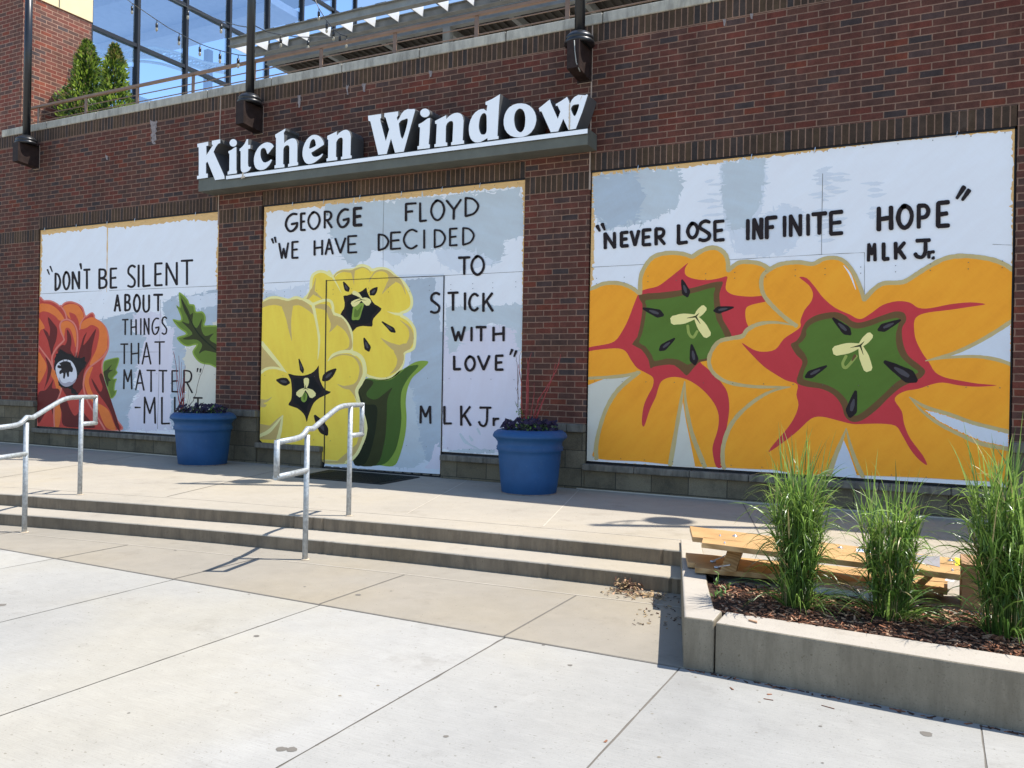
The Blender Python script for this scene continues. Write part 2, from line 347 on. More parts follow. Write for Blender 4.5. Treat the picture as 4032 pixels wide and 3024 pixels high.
def smooth(pts, closed=False, n=6):
    P = [Vector((*p, 0)) if len(p) == 2 else Vector(p) for p in pts]; out = []; N = len(P)
    rng = range(N) if closed else range(N-1)
    for i in rng:
        p1 = P[i]; p2 = P[(i+1) % N]
        p0 = P[(i-1) % N] if closed or i > 0 else p1*2-p2
        p3 = P[(i+2) % N] if closed or i+2 < N else p2*2-p1
        for j in range(n):
            t = j/n
            out.append(.5*((2*p1)+(p2-p0)*t+(2*p0-5*p1+4*p2-p3)*t*t+(3*p1-p0-3*p2+p3)*t*t*t))
    if not closed: out.append(P[-1])
    return [(q.x, q.y) for q in out]
def step(name, line, z, mat_top, back):
    e = [(x, y+R.uniform(-.002, .003)+(R.uniform(.004, .012) if R.random() < .035 else 0)) for x, y in smooth(line, n=26)]; mb = MB()
    n = len(e); bv = .012
    lo = mb.add([(x, y, ZG-.05) for x, y in e]); hi = mb.add([(x, y, z-bv) for x, y in e])
    ro = mb.add([(x, y+bv*.35, z-bv*.3) for x, y in e]); tp = mb.add([(x, y+bv, z) for x, y in e]); bk = mb.add([(x, back, z) for x, y in e])
    for i in range(n-1):
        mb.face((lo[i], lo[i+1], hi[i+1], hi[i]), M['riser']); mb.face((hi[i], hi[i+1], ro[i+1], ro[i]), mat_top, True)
        mb.face((ro[i], ro[i+1], tp[i+1], tp[i]), mat_top, True); mb.face((tp[i], tp[i+1], bk[i+1], bk[i]), mat_top)
    return mb
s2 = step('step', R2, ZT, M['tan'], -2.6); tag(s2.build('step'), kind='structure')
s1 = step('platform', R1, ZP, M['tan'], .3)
ip = s1.add([(-1.10,-3.80,ZP),(7,-3.80,ZP),(7,.3,ZP),(-1.58,.3,ZP),(-1.58,-2.853,ZP),(-1.40,-3.3,ZP)]); s1.face(ip, M['tan']); s1.quad([(-16,-5.6,ZP),(-13.6,-5.05,ZP),(-13.6,.3,ZP),(-16,.3,ZP)], M['tan'])
JP = [(-11.5,-4.2),(-8.66,-3.44),(-7.4,-3.19),(-6.25,-2.96),(-5.2,-2.83),(-4.1,-2.68),(-3.2,-2.59),(-2.29,-2.51),(-1.6,-2.46)]
jp = smooth(JP, n=4)
for i in range(len(jp)-1):
    (x0,y0),(x1,y1) = jp[i], jp[i+1]
    s1.quad([(x0,y0-.006,ZP+.002),(x1,y1-.006,ZP+.002),(x1,y1+.006,ZP+.002),(x0,y0+.006,ZP+.002)], M['joint_pale'])
for (x0,y0),(x1,y1) in (((-4.162,-2.6),(-5.0,-.08)),((-2.871,-2.505),(-3.55,-.08)),((-6.7,-3.0),(-7.7,-.08)),((-1.1,-2.4),(-1.75,-.08)),((-9.2,-3.5),(-10.6,-.08))):
    d = Vector((x1-x0,y1-y0)).normalized()*.005; nx, ny = -d.y, d.x; mid = .55
    xm, ym = x0+(x1-x0)*mid, y0+(y1-y0)*mid
    s1.quad([(x0-nx,y0-ny,ZP+.0025),(x1-nx,y1-ny,ZP+.0025),(x1+nx,y1+ny,ZP+.0025),(x0+nx,y0+ny,ZP+.0025)], M['joint'] if x0 > -2 or x0 < -6 else M['joint_pale'])
tag(s1.build('platform'), kind='structure')

# ------------------------------------------------------------------ the brick building
YW = -.02                                   # face of the brickwork; the boards stand at y = 0 in the openings
P1 = (-13.2765, -9.2274); P2 = (-8.3765, -4.3399); P3 = (-3.4973, .5863); ZTOP = 3.242
PIERS = [(-16, P1[0]-.012), (P1[1]+.010, P2[0]-.030), (P2[1]+.012, P3[0]-.018), (P3[1]+.020, 7)]
bld = thing('brick_building', 'dark red brick building with boarded windows under a stone topped parapet', 'building', (-4, 0, -.32))
w = MB(); w.box(-16, 7, YW, .35, 3.45, 4.694, M['brick'])
for x0, x1 in PIERS:
    w.box(x0, x1, YW, .35, .4127, 3.052, M['brick']); w.box(x0, x1, YW+.0008, .35, 3.255, 3.45, M['brick'])
w.build('brick_wall', bld)
for x0, x1 in PIERS:
    s = MB(); s.box(x0, x1, YW-.003, .3, 3.052, 3.255, M['soldier']); s.build('pier_band', bld)
for (x0, x1) in (P1, P2, P3):
    s = MB(); s.box(x0-.012, x1+.012, YW-.003, .3, 3.262, 3.452, M['soldier_head']); s.box(x0, x1, -.012, .3, 3.2445, 3.262, M['void']); s.build('window_head', bld)
s = MB(); s.box(-16, 7, YW-.003, .3, 4.694, 4.897, M['soldier_top']); s.build('parapet_band', bld)
cp = MB(); x = -14.33
while x < 7:
    cp.box(x+.003, min(x+1.21, 7)-.003, -.040, .36, 4.897, 5.018, M['coping']); x += 1.215
cp.box(-14.325, 6.99, -.032, .35, 4.90, 5.008, M['stone'])
bevel(cp.build('coping', bld), .012)
for x0, x1 in PIERS: pl = MB(); pl.box(x0+.002, x1-.002, -.030, .3, ZP-.3, .318, M['cmu']); pl.build('block_plinth', bld)
for (x0, x1) in (P1, P2, P3):
    segs = [(x0, x1)] if x0 != P2[0] else [(x0, -7.285), (-5.388, x1)]
    for a0, a1 in segs: pl = MB(); pl.box(a0-.012, a1+.012, -.034, .3, ZP-.3, -.102, M['cmu']); pl.build('block_plinth', bld)
for x0, x1 in PIERS:
    c = MB(); x = x0+.0
    while x < x1-.05:
        xe = min(x+.605, x1); c.box(x+.002, xe-.002, -.075, .2, .3185, .4120, M['stone']); x = xe
    bevel(c.build('pier_cap', bld), .012)
for (x0, x1) in (P1, P2, P3):
    segs = [(x0-.03, x1+.03)] if x0 != P2[0] else [(x0-.03, -7.255), (-5.395, x1+.03)]
    for a0, a1 in segs:
        c = MB(); x = a0; 
        while x < a1-.05:
            xe = min(x+.61, a1); c.box(x+.002, xe-.002, -.085, .2, -.1015, -.030, M['stone']); x = xe
        bevel(c.build('window_sill', bld), .012)
f = MB()
for i, (x0, x1) in enumerate((P1, P2, P3)):
    f.box(x0-.012, x1+.016, .012, .3, -.03, 3.2442, M['void'])
f.box(-7.27, -5.40, .0125, .3, ZP, -.03, M['void'])
f.box(-7.27, -5.40, -.001, .0122, ZP, ZP+.02, M['void'])
f.build('opening_frame', bld)
for x, z0, z1 in ((-9.2236, 3.05, 4.896), (-3.518, 3.05, 4.896), (-3.5, ZP, -.03)): se = MB(); se.box(x-.007, x+.007, YW-.009, YW+.02, z0, z1, M['sealant']); se.build('sealant_joint', bld)
for xa, xb in ((-16, -9.3), (-3.6, 7)): se = MB(); se.box(xa, xb, -.040, -.02, ZP-.05, ZP+.012, M['joint_pale']); se.build('floor_sealant', bld)
def ragpoly(pts, amp, stepl):
    out = []; n = len(pts)
    for i in range(n):
        a0 = Vector(pts[i]); b0 = Vector(pts[(i+1) % n]); L = (b0-a0).length; nn = max(1, int(L/stepl)); d = (b0-a0)/max(L, 1e-6); nv = Vector((-d.y, d.x))
        for j in range(nn):
            q = a0+(b0-a0)*j/nn; q = q+nv*R.gauss(0, amp)*(1 if R.random() > .12 else 2)+d*R.uniform(-.3, .3)*stepl; out.append((q.x, q.y))
    return out
ef = MB()
for (u, v, wd, h) in ((605, 522, 14, 95), (1178, 400, 7, 50), (1368, 352, 6, 40), (1434, 345, 8, 32), (1695, 290, 7, 24), (2852, 90, 7, 26), (2960, 64, 6, 20), (420, 620, 6, 14)):
    pts = ragpoly([(u-wd, v-h/2), (u+wd, v-h/2), (u+wd*.6, v+h*.1), (u+wd*.5, v+h/2), (u-wd*.4, v+h/2), (u-wd*.7, v)], wd*.18, 6)
    W3 = [onY(a_, b_, YW-.0065) for a_, b_ in pts]
    ids = ef.add(W3)
    for t in tessellate_polygon([[Vector((q.x, q.z, 0)) for q in W3]]): ef.face([ids[q] for q in t], M['efflo'])
ef.build('lime_stain', bld)
# terrace floor and the mass of the building behind the wall
t_ = MB(); t_.box(-16, 7, .36, 16, 4.2, 4.45, M['tan']); t_.box(-16, 7, .30, .36, 3.2, 4.45, M['void']); t_.build('terrace_floor', bld)

# neighbour: brick tower and glass front standing on the terrace
tw = thing('brick_tower', 'red brick tower with cream top rising at the left end of the terrace', 'tower', (-15, .5, 4.4))
b = MB()
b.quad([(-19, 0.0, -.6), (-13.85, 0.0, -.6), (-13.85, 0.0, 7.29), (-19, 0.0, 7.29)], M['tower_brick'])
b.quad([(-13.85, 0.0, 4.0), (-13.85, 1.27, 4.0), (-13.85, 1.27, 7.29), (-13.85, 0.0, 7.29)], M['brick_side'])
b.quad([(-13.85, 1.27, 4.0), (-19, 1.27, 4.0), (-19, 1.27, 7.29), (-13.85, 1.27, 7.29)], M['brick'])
b.build('wall', tw)
b = MB(); b.box(-19, -13.83, -.02, 1.275, 7.29, 9.8, M['cream']); b.box(-13.835, -13.822, .62, .632, 7.3, 9.8, M['joint']); b.build('cream_top', tw)
gb = thing('glass_building', 'glass fronted building with dark mullions behind the shrubs on the terrace', 'building', (-14, 5, 4.45))
MUL = [1.275, 2.29, 3.45, 4.62, 5.78, 6.93, 8.12, 8.98]; TZ = [4.45, 7.24, 8.5, 10.3, 11.1]
for i in range(len(MUL)-1):
    for j in range(len(TZ)-1):
        p_ = MB(); tl = R.uniform(-.006, .006)
        p_.quad([(-13.93+tl, MUL[i], TZ[j]), (-13.93-tl, MUL[i+1], TZ[j]), (-13.93-tl+.003, MUL[i+1], TZ[j+1]), (-13.93+tl+.003, MUL[i], TZ[j+1])], M['glass']); p_.build('glass_pane', gb)
for y in MUL: q = MB(); q.box(-13.96, -13.86, y-.03, y+.03, 4.45, 11.1, M['mull']); q.build('mullion', gb)
for z in TZ[1:]: q = MB(); q.box(-13.961, -13.87, 1.28, 8.98, z-.033, z+.033, M['mull']); q.build('transom', gb)
q = MB(); q.box(-20, -13.99, 1.3, 7.0, 9.62, 9.8, M['ceil']); q.build('ceiling', gb)
for y in (2.2, 4.0, 5.8): q = MB(); q.box(-20, -13.99, y, y+.16, 9.36, 9.579, M['ceil']); q.build('ceiling_beam', gb)
q = MB(); q.box(-20, -13.75, 1.28, 9.0, 11.1, 11.6, M['mull']); q.build('roof', gb)
for x, y in ((-19.9, 3.2), (-19.9, 5.4), (-19.9, 6.9), (-17, 6.9)): q = MB(); q.box(x-.08, x+.08, y-.08, y+.08, 4.45, 9.35, M['mull']); q.build('column', gb)
Zt = frame(340, 0, 3.3515)
def onX(u, v, x):
    d = ray(u, v); return CAM + d*((x-CAM.x)/d.x)
cup = smooth([(20,645),(200,670),(400,690),(600,645),(720,628),(850,625),(1000,650),(1200,700),(1400,770),(1600,830),(1850,858)], n=4)
clo = smooth([(20,745),(200,775),(400,795),(600,770),(720,758),(850,762),(1000,772),(1200,805),(1400,868),(1600,925),(1850,965)], n=4)
tr = thing('curved_truss', 'pale curved steel lattice truss behind the glass front', 'truss', (-16.5, 4, 7)); q = MB()
U_ = [onX(*Zt(*p), -16.5) for p in cup]; L_ = [onX(*Zt(*p), -16.5) for p in clo]
for off in (0, .5):
    q.tube([p+Vector((-off, 0, 0)) for p in U_], .035, M['trusspaint'], 6); q.tube([p+Vector((-off, 0, 0)) for p in L_], .035, M['trusspaint'], 6)
for i in range(0, len(U_), 2):
    q.tube([U_[i], L_[i]], .022, M['trusspaint'], 5); q.tube([U_[i], U_[i]+Vector((-.5, 0, 0))], .022, M['trusspaint'], 5)
    if i+2 < len(U_): q.tube([L_[i], U_[i+2]], .018, M['trusspaint'], 5)
q.build('lattice', tr)
nb = thing('teal_building', 'low pale teal clad building seen through the glass front', 'building', (-30, 9, -.55))
q = MB(); q.box(-34, -27, 6, 22, -.5, 9.2, M['teal']); q.build('wall', nb)
y = 6.5
q = MB()
while y < 22: q.box(-26.999, -26.97, y, y+.05, 4, 9.2, M['mull']); y += 1.2
q.build('cladding_rib', nb)

# ------------------------------------------------------------------ pergola
pg = thing('steel_pergola', 'grey steel pergola with louvred edge over the terrace', 'pergola', (-6, 4, 4.45))
for y, h in ((2.55, .15), (3.04, .15), (3.5, .17)):
    q = MB(); z0 = 6.95
    q.box(-11.72, 5, y-.008, y+.008, z0+.012, z0+h-.012, M['galvbeam']); q.box(-11.72, 5, y-.06, y+.06, z0, z0+.012, M['galvbeam']); q.box(-11.72, 5, y-.06, y+.06, z0+h-.012, z0+h, M['galvbeam']); q.build('beam', pg)
x = -11.70
while x < 4.5:
    q = MB(); q.box(x-.006, x+.006, 2.62, 2.975, 6.965, 7.16, M['galvlight']); q.build('louvre', pg)
    q = MB(); q.box(x+.25, x+.47, 2.62, 2.975, 7.165, 7.18, M['deck']); q.box(x+.30, x+.34, 2.62, 2.975, 7.10, 7.164, M['galvbeam']); q.build('slat', pg)
    x += .49
q = MB(); q.box(-11.70, 5, 3.52, 8.0, 7.13, 7.17, M['deck'])
x = -11.6
while x < 5: q.box(x, x+.02, 3.53, 8.0, 7.09, 7.129, M['deck']); x += .15
q.build('roof_deck', pg)
x = -11.68
while x < 5:
    q = MB(); q.box(x, x+.09, 3.56, 7.98, 6.96, 7.088, M['galvbeam']); q.build('joist', pg); x += 1.3
for x in (-7.61, -2.6, 2.4):
    q = MB(); q.box(x-.07, x+.07, 3.44, 3.56, 4.45, 6.948, M['galvbeam']); q.build('post', pg)
for x in (-11.5, -7.61, -2.6, 2.4):
    q = MB(); q.box(x-.07, x+.07, 7.6, 7.72, 4.45, 7.08, M['galvbeam']); q.build('post', pg)

# ------------------------------------------------------------------ terrace railing
rl = thing('terrace_railing', 'brown metal railing along the stone coping of the terrace', 'railing', (-4, .1, 4.45))
x = -13.54
while x < 6.5:
    q = MB(); q.box(x-.026, x+.026, .092, .108, 4.45, 5.335, M['railbrown']); q.build('post', rl); x += 1.207
q = MB(); q.box(-13.9, 6.5, .072, .128, 5.335, 5.375, M['railbrown']); bevel(q.build('handrail', rl), .008)
for z in (4.75, 4.87, 4.99, 5.105, 5.215):
    q = MB(); q.tube([(-13.9, .1, z), (6.5, .1, z)], .008, M['railbrown'], 6); q.build('rail', rl)

# ------------------------------------------------------------------ lamp poles on wall brackets
def lamp_pole(x, label, first=None):
    if first:
        r = first.copy(); col.objects.link(r); r.location.x = x; r['label'] = label
        for ch in first.children:
            if ch.name.startswith('conduit') or (ch.name.startswith(('arm', 'lamp_shade')) and x < -10): continue
            c = ch.copy(); col.objects.link(c); c.parent = r; c.matrix_parent_inverse = ch.matrix_parent_inverse.copy()
        return r
    t = thing('lamp_pole', label, 'lamp pole', (0, -.2, 4.3), 'black lamp poles on wall brackets')
    def part(nm, mb): o = mb.build(nm, t); return o
    q = MB(); q.tube([(0, -.2, 4.72), (0, -.2, 7.9)], .058, M['black'], 20); part('pole', q)
    q = MB(); q.lathe([(.05, .02), (.168, .0), (.168, .035), (.158, .045), (.150, .052), (.158, .058), (.158, .085), (.146, .096), (.12, .125), (.075, .148), (.06, .155)], (0, -.2, 4.615), M['black'], 36); part('collar', q)
    q = MB(); q.hexa([(-.07,-.38,4.31),(.07,-.38,4.31),(.07,-.03,4.275),(-.07,-.03,4.275)], [(-.07,-.38,4.615),(.07,-.38,4.615),(.07,-.03,4.615),(-.07,-.03,4.615)], M['bronze'])
    q.box(-.085, .085, -.045, -.012, 4.262, 4.64, M['bronze']); q.box(-.0865, .0865, -.0285, -.0215, 4.255, 4.645, M['sealant']); part('bracket', q)
    def cond(): q = MB(); q.tube([(.02,-.395,4.60),(.03,-.397,4.48),(.045,-.39,4.36),(.072,-.34,4.27)], .0055, M['galvbeam'], 6); part('conduit', q)
    t_cond = cond
    q = MB(); q.tube([(0, -.2, 7.8), (0, -.02, 7.74), (0, .09, 7.55), (0, .12, 7.02)], .020, M['black'], 8); q.tube([(0, -.2, 7.45), (0, .10, 7.5)], .012, M['black'], 6); part('arm', q)
    q = MB(); q.lathe([(.01, .12), (.06, .11), (.09, .06), (.22, .0), (.21, -.005), (.08, .04), (.01, .05)], (0, .12, 6.90), M['black'], 24); part('lamp_shade', q)
    t_cond(); t.location.x = x
    return t
lp = lamp_pole(-3.6, 'black lamp pole over the right end of the sign, its bracket carrying a pale cable')
lamp_pole(-8.49, 'black lamp pole on a bronze bracket above the first letters of the sign', lp)
lamp_pole(-13.39, 'black lamp pole in front of the brick tower at the left end of the coping', lp)
lamp_pole(1.29, 'black lamp pole beyond the right end of the wall, seen only by its shadow', lp)

# ------------------------------------------------------------------ the sign
K1 = frame(760, 440, 3.16); K2 = frame(1420, 350, 2.3042)
sg = thing('shop_sign', 'white serif channel letter sign reading Kitchen Window on a grey green ledge', 'sign', (-6.4, -.15, 3.48))
q = MB(); q.box(-9.33, -3.44, -.30, -.022, 3.475, 3.655, M['fascia']); bevel(q.build('ledge', sg), .004)
def extr(mb, outer, holes, y0, y1, mat):
    loops = [outer]+holes
    for lp_ in loops:
        A = mb.add([onYx(p, y0) for p in lp_]); B = mb.add([onYx(p, y1) for p in lp_]); n = len(lp_)
        for i in range(n): mb.face((A[i], A[(i+1) % n], B[(i+1) % n], B[i]), mat)
YF = -.315
def onYx(p, y): q = onY(p[0], p[1], YF); return Vector((q.x, y, q.z))
def area(p): return .5*sum(p[i][0]*p[(i+1) % len(p)][1]-p[(i+1) % len(p)][0]*p[i][1] for i in range(len(p)))
def inset(p, d):
    """move a closed outline inwards by d (a miter is limited)"""
    sgn = 1 if area(p) > 0 else -1; out = []; n = len(p)
    for i in range(n):
        a0 = Vector(p[i-1]); b0 = Vector(p[i]); c0 = Vector(p[(i+1) % n])
        e1 = (b0-a0); e2 = (c0-b0)
        if e1.length < 1e-6 or e2.length < 1e-6: out.append(tuple(b0)); continue
        e1.normalize(); e2.normalize(); n1 = Vector((-e1.y, e1.x))*sgn; n2 = Vector((-e2.y, e2.x))*sgn
        bis = n1+n2
        if bis.length < .3: out.append(tuple(b0+n1*d)); continue
        bis.normalize(); kf = min(1.8, 1/max(.35, bis.dot(n1))); q = b0+bis*d*kf; out.append((q.x, q.y))
    return out
def capface(mb, outer, holes, y, mat):
    loops = [outer]+holes; pts = [p for l_ in loops for p in l_]
    ids = mb.add([onYx(p, y) for p in pts])
    for t in tessellate_polygon([[Vector((p[0], p[1], 0)) for p in l_] for l_ in loops]): mb.face([ids[i] for i in t], mat)
def ell(cx, cy, rx, ry, n=24): return [(cx+rx*math.cos(i*2*math.pi/n), cy+ry*math.sin(i*2*math.pi/n)) for i in range(n)]
def letter(fr, outers, holes=(), curved=False, dots=()):
    mb = MB()
    for o_ in outers:
        o2 = smooth(o_, True, 4) if curved else o_
        h2 = [smooth(h, True, 4) if len(h) > 4 else h for h in holes] if o_ is outers[0] else []
        ou = [fr(*p) for p in o2]; ho = [[fr(*p) for p in h] for h in h2]
        extr(mb, ou, ho, YF, -.06, M['return']); capface(mb, ou, ho, YF, M['return'])
        capface(mb, inset(ou, 1.1), [inset(h, -1.1) for h in ho], YF-.004, M['white_sign'])
    mb.build('letter', sg)
LET1 = [
 ([[(52,398),(195,370),(197,425),(171,430),(172,535),(246,418),(234,408),(234,360),(345,340),(345,392),(318,402),(290,440),(262,500),(330,650),(395,795),(400,838),(275,855),(182,628),(168,640),(168,766),(190,768),(190,823),(50,843),(50,797),(70,793),(72,600),(70,448),(55,445)]], []),
 ([ell(503,388,49,50), [(440,490),(480,472),(510,448),(530,438),(546,437),(546,730),(551,732),(551,770),(430,787),(430,745),(444,740),(450,728),(452,600),(452,530),(448,521),(440,520)]], []),
 ([[(580,460),(612,435),(640,400),(655,370),(668,340),(692,338),(692,410),(720,412),(720,462),(692,466),(690,640),(694,676),(705,686),(722,682),(727,698),(705,732),(675,752),(640,762),(612,754),(597,735),(592,700),(592,494),(578,490)]], []),
 ([[(1012,432),(1000,412),(982,394),(955,382),(925,378),(890,385),(858,402),(825,430),(798,465),(775,510),(760,562),(756,615),(762,660),(778,700),(805,722),(840,730),(875,726),(905,713),(930,693),(952,668),(972,638),(990,600),(972,590),(950,608),(925,622),(900,630),(880,625),(862,602),(850,570),(845,535),(845,500),(852,472),(868,456),(885,453),(900,462),(910,482),(918,508),(926,526),(936,530)]], []),
 ([[(1022,283),(1155,205),(1155,235),(1136,262),(1140,300),(1140,385),(1160,362),(1190,345),(1215,333),(1242,328),(1268,333),(1286,347),(1298,370),(1305,405),(1303,625),(1313,628),(1313,668),(1182,690),(1182,652),(1197,645),(1198,450),(1194,430),(1182,420),(1165,422),(1148,434),(1136,450),(1130,470),(1128,650),(1143,655),(1143,695),(1013,710),(1013,668),(1030,660),(1032,326),(1022,322)]], []),
 ([[(1635,412),(1632,385),(1622,358),(1608,335),(1590,313),(1565,296),(1535,286),(1505,285),(1475,293),(1445,314),(1415,347),(1390,390),(1370,445),(1361,500),(1362,548),(1372,590),(1390,626),(1415,648),(1445,655),(1478,650),(1515,635),(1550,610),(1580,585),(1605,560),(1623,528),(1612,518),(1590,534),(1565,549),(1540,558),(1518,560),(1500,552),(1488,538),(1480,520),(1478,512)]], [[(1455,457),(1457,420),(1465,385),(1478,358),(1495,344),(1510,348),(1520,368),(1525,398),(1523,424)]]),
 ([[(1670,300),(1795,240),(1795,290),(1820,260),(1850,240),(1877,227),(1902,222),(1928,227),(1948,243),(1962,268),(1970,305),(1965,540),(1980,545),(1980,580),(1840,600),(1840,562),(1858,555),(1863,352),(1860,334),(1848,325),(1830,328),(1810,343),(1797,362),(1788,385),(1785,560),(1800,563),(1800,605),(1660,622),(1660,582),(1679,575),(1682,352),(1670,345)]], []),
]
LET2 = [
 ([[(66,243),(190,225),(190,266),(182,272),(184,292),(230,470),(258,368),(226,262),(214,256),(214,220),(345,202),(345,242),(332,262),(338,285),(352,262),(370,225),(395,196),(430,181),(462,183),(490,180),(500,192),(395,572),(312,583),(277,456),(240,593),(160,602),(88,298),(70,290)]], [[(352,330),(360,303),(375,288),(395,282),(428,285),(380,450)]]),
 ([ell(585,219,46,42), [(525,320),(560,303),(590,280),(612,265),(635,262),(630,400),(622,500),(632,503),(632,540),(515,553),(515,520),(530,515),(538,352),(525,347)]], []),
 ([[(675,290),(780,235),(780,270),(805,244),(830,228),(855,218),(882,215),(905,221),(922,234),(933,258),(938,290),(930,465),(942,467),(942,500),(820,515),(820,486),(832,480),(839,318),(836,300),(825,293),(808,298),(790,313),(778,338),(775,482),(790,487),(790,520),(668,532),(668,503),(682,497),(690,322),(675,318)]], []),
 ([[(1132,118),(1190,92),(1235,65),(1268,45),(1258,180),(1245,425),(1255,428),(1255,456),(1150,470),(1150,450),(1122,468),(1090,485),(1063,489),(1038,487),(1015,474),(997,452),(985,415),(980,375),(983,330),(995,285),(1015,242),(1040,212),(1070,190),(1095,182),(1118,180),(1142,197),(1148,150),(1132,147)]], [[(1078,360),(1079,310),(1088,262),(1104,233),(1122,222),(1136,232),(1142,256),(1143,330),(1142,382),(1130,408),(1110,413),(1092,404)]]),
 ([[(1460,130),(1500,135),(1535,152),(1563,178),(1583,210),(1595,245),(1598,285),(1590,325),(1575,362),(1550,397),(1518,422),(1480,436),(1440,442),(1400,440),(1362,428),(1330,402),(1308,368),(1297,325),(1297,280),(1306,235),(1325,195),(1350,165),(1385,143),(1422,132)]], [[(1440,182),(1458,184),(1475,198),(1487,225),(1493,262),(1492,305),(1487,345),(1474,375),(1456,392),(1438,388),(1420,372),(1406,342),(1398,300),(1397,262),(1403,228),(1418,198)]]),
 ([[(1615,176),(1720,92),(1730,130),(1790,268),(1811,207),(1786,155),(1770,160),(1768,138),(1820,108),(1875,70),(1885,88),(1900,135),(1915,100),(1940,72),(1975,53),(2010,54),(2040,56),(2055,47),(2065,56),(2015,210),(1955,365),(1885,375),(1840,276),(1795,388),(1725,397),(1640,207),(1624,208)]], [[(1914,192),(1917,168),(1932,150),(1955,145),(1981,150),(1945,245)]]),
]
for o_, h_ in LET1: letter(K1, o_, h_)
for o_, h_ in LET2: letter(K2, o_, h_)
q = MB(); bar = [K1(412,799), K2(2063,360), K2(2063,406), K1(412,846)]
extr(q, bar, [], -.318, -.301, M['return']); capface(q, bar, [], -.318, M['return']); capface(q, inset(bar, 1.0), [], -.322, M['white_sign'])
q.build('underline_bar', sg)
q = MB()
for fr, pts in ((K2, [(1893,135),(1903,135),(1902,368),(1890,368)]), (K2, [(2010,57),(2014,57),(1990,120)]), (K1, [(618,764),(634,762),(630,800),(612,806)]), (K1, [(600,812),(655,800),(650,822),(610,832)])):
    capface(q, ragpoly([fr(*p) for p in pts], .5, 5), [], -.3232, M['rust'])
q.build('rust_stain', sg)
q = MB()
for x in (-9.1, -8.6, -8.05, -7.5, -6.95, -6.3, -5.6, -5.1, -4.6, -4.1): q.box(x-.015, x+.015, -.2, -.021, 3.656, 3.70, M['return'])
q.build('mounting_clip', sg)

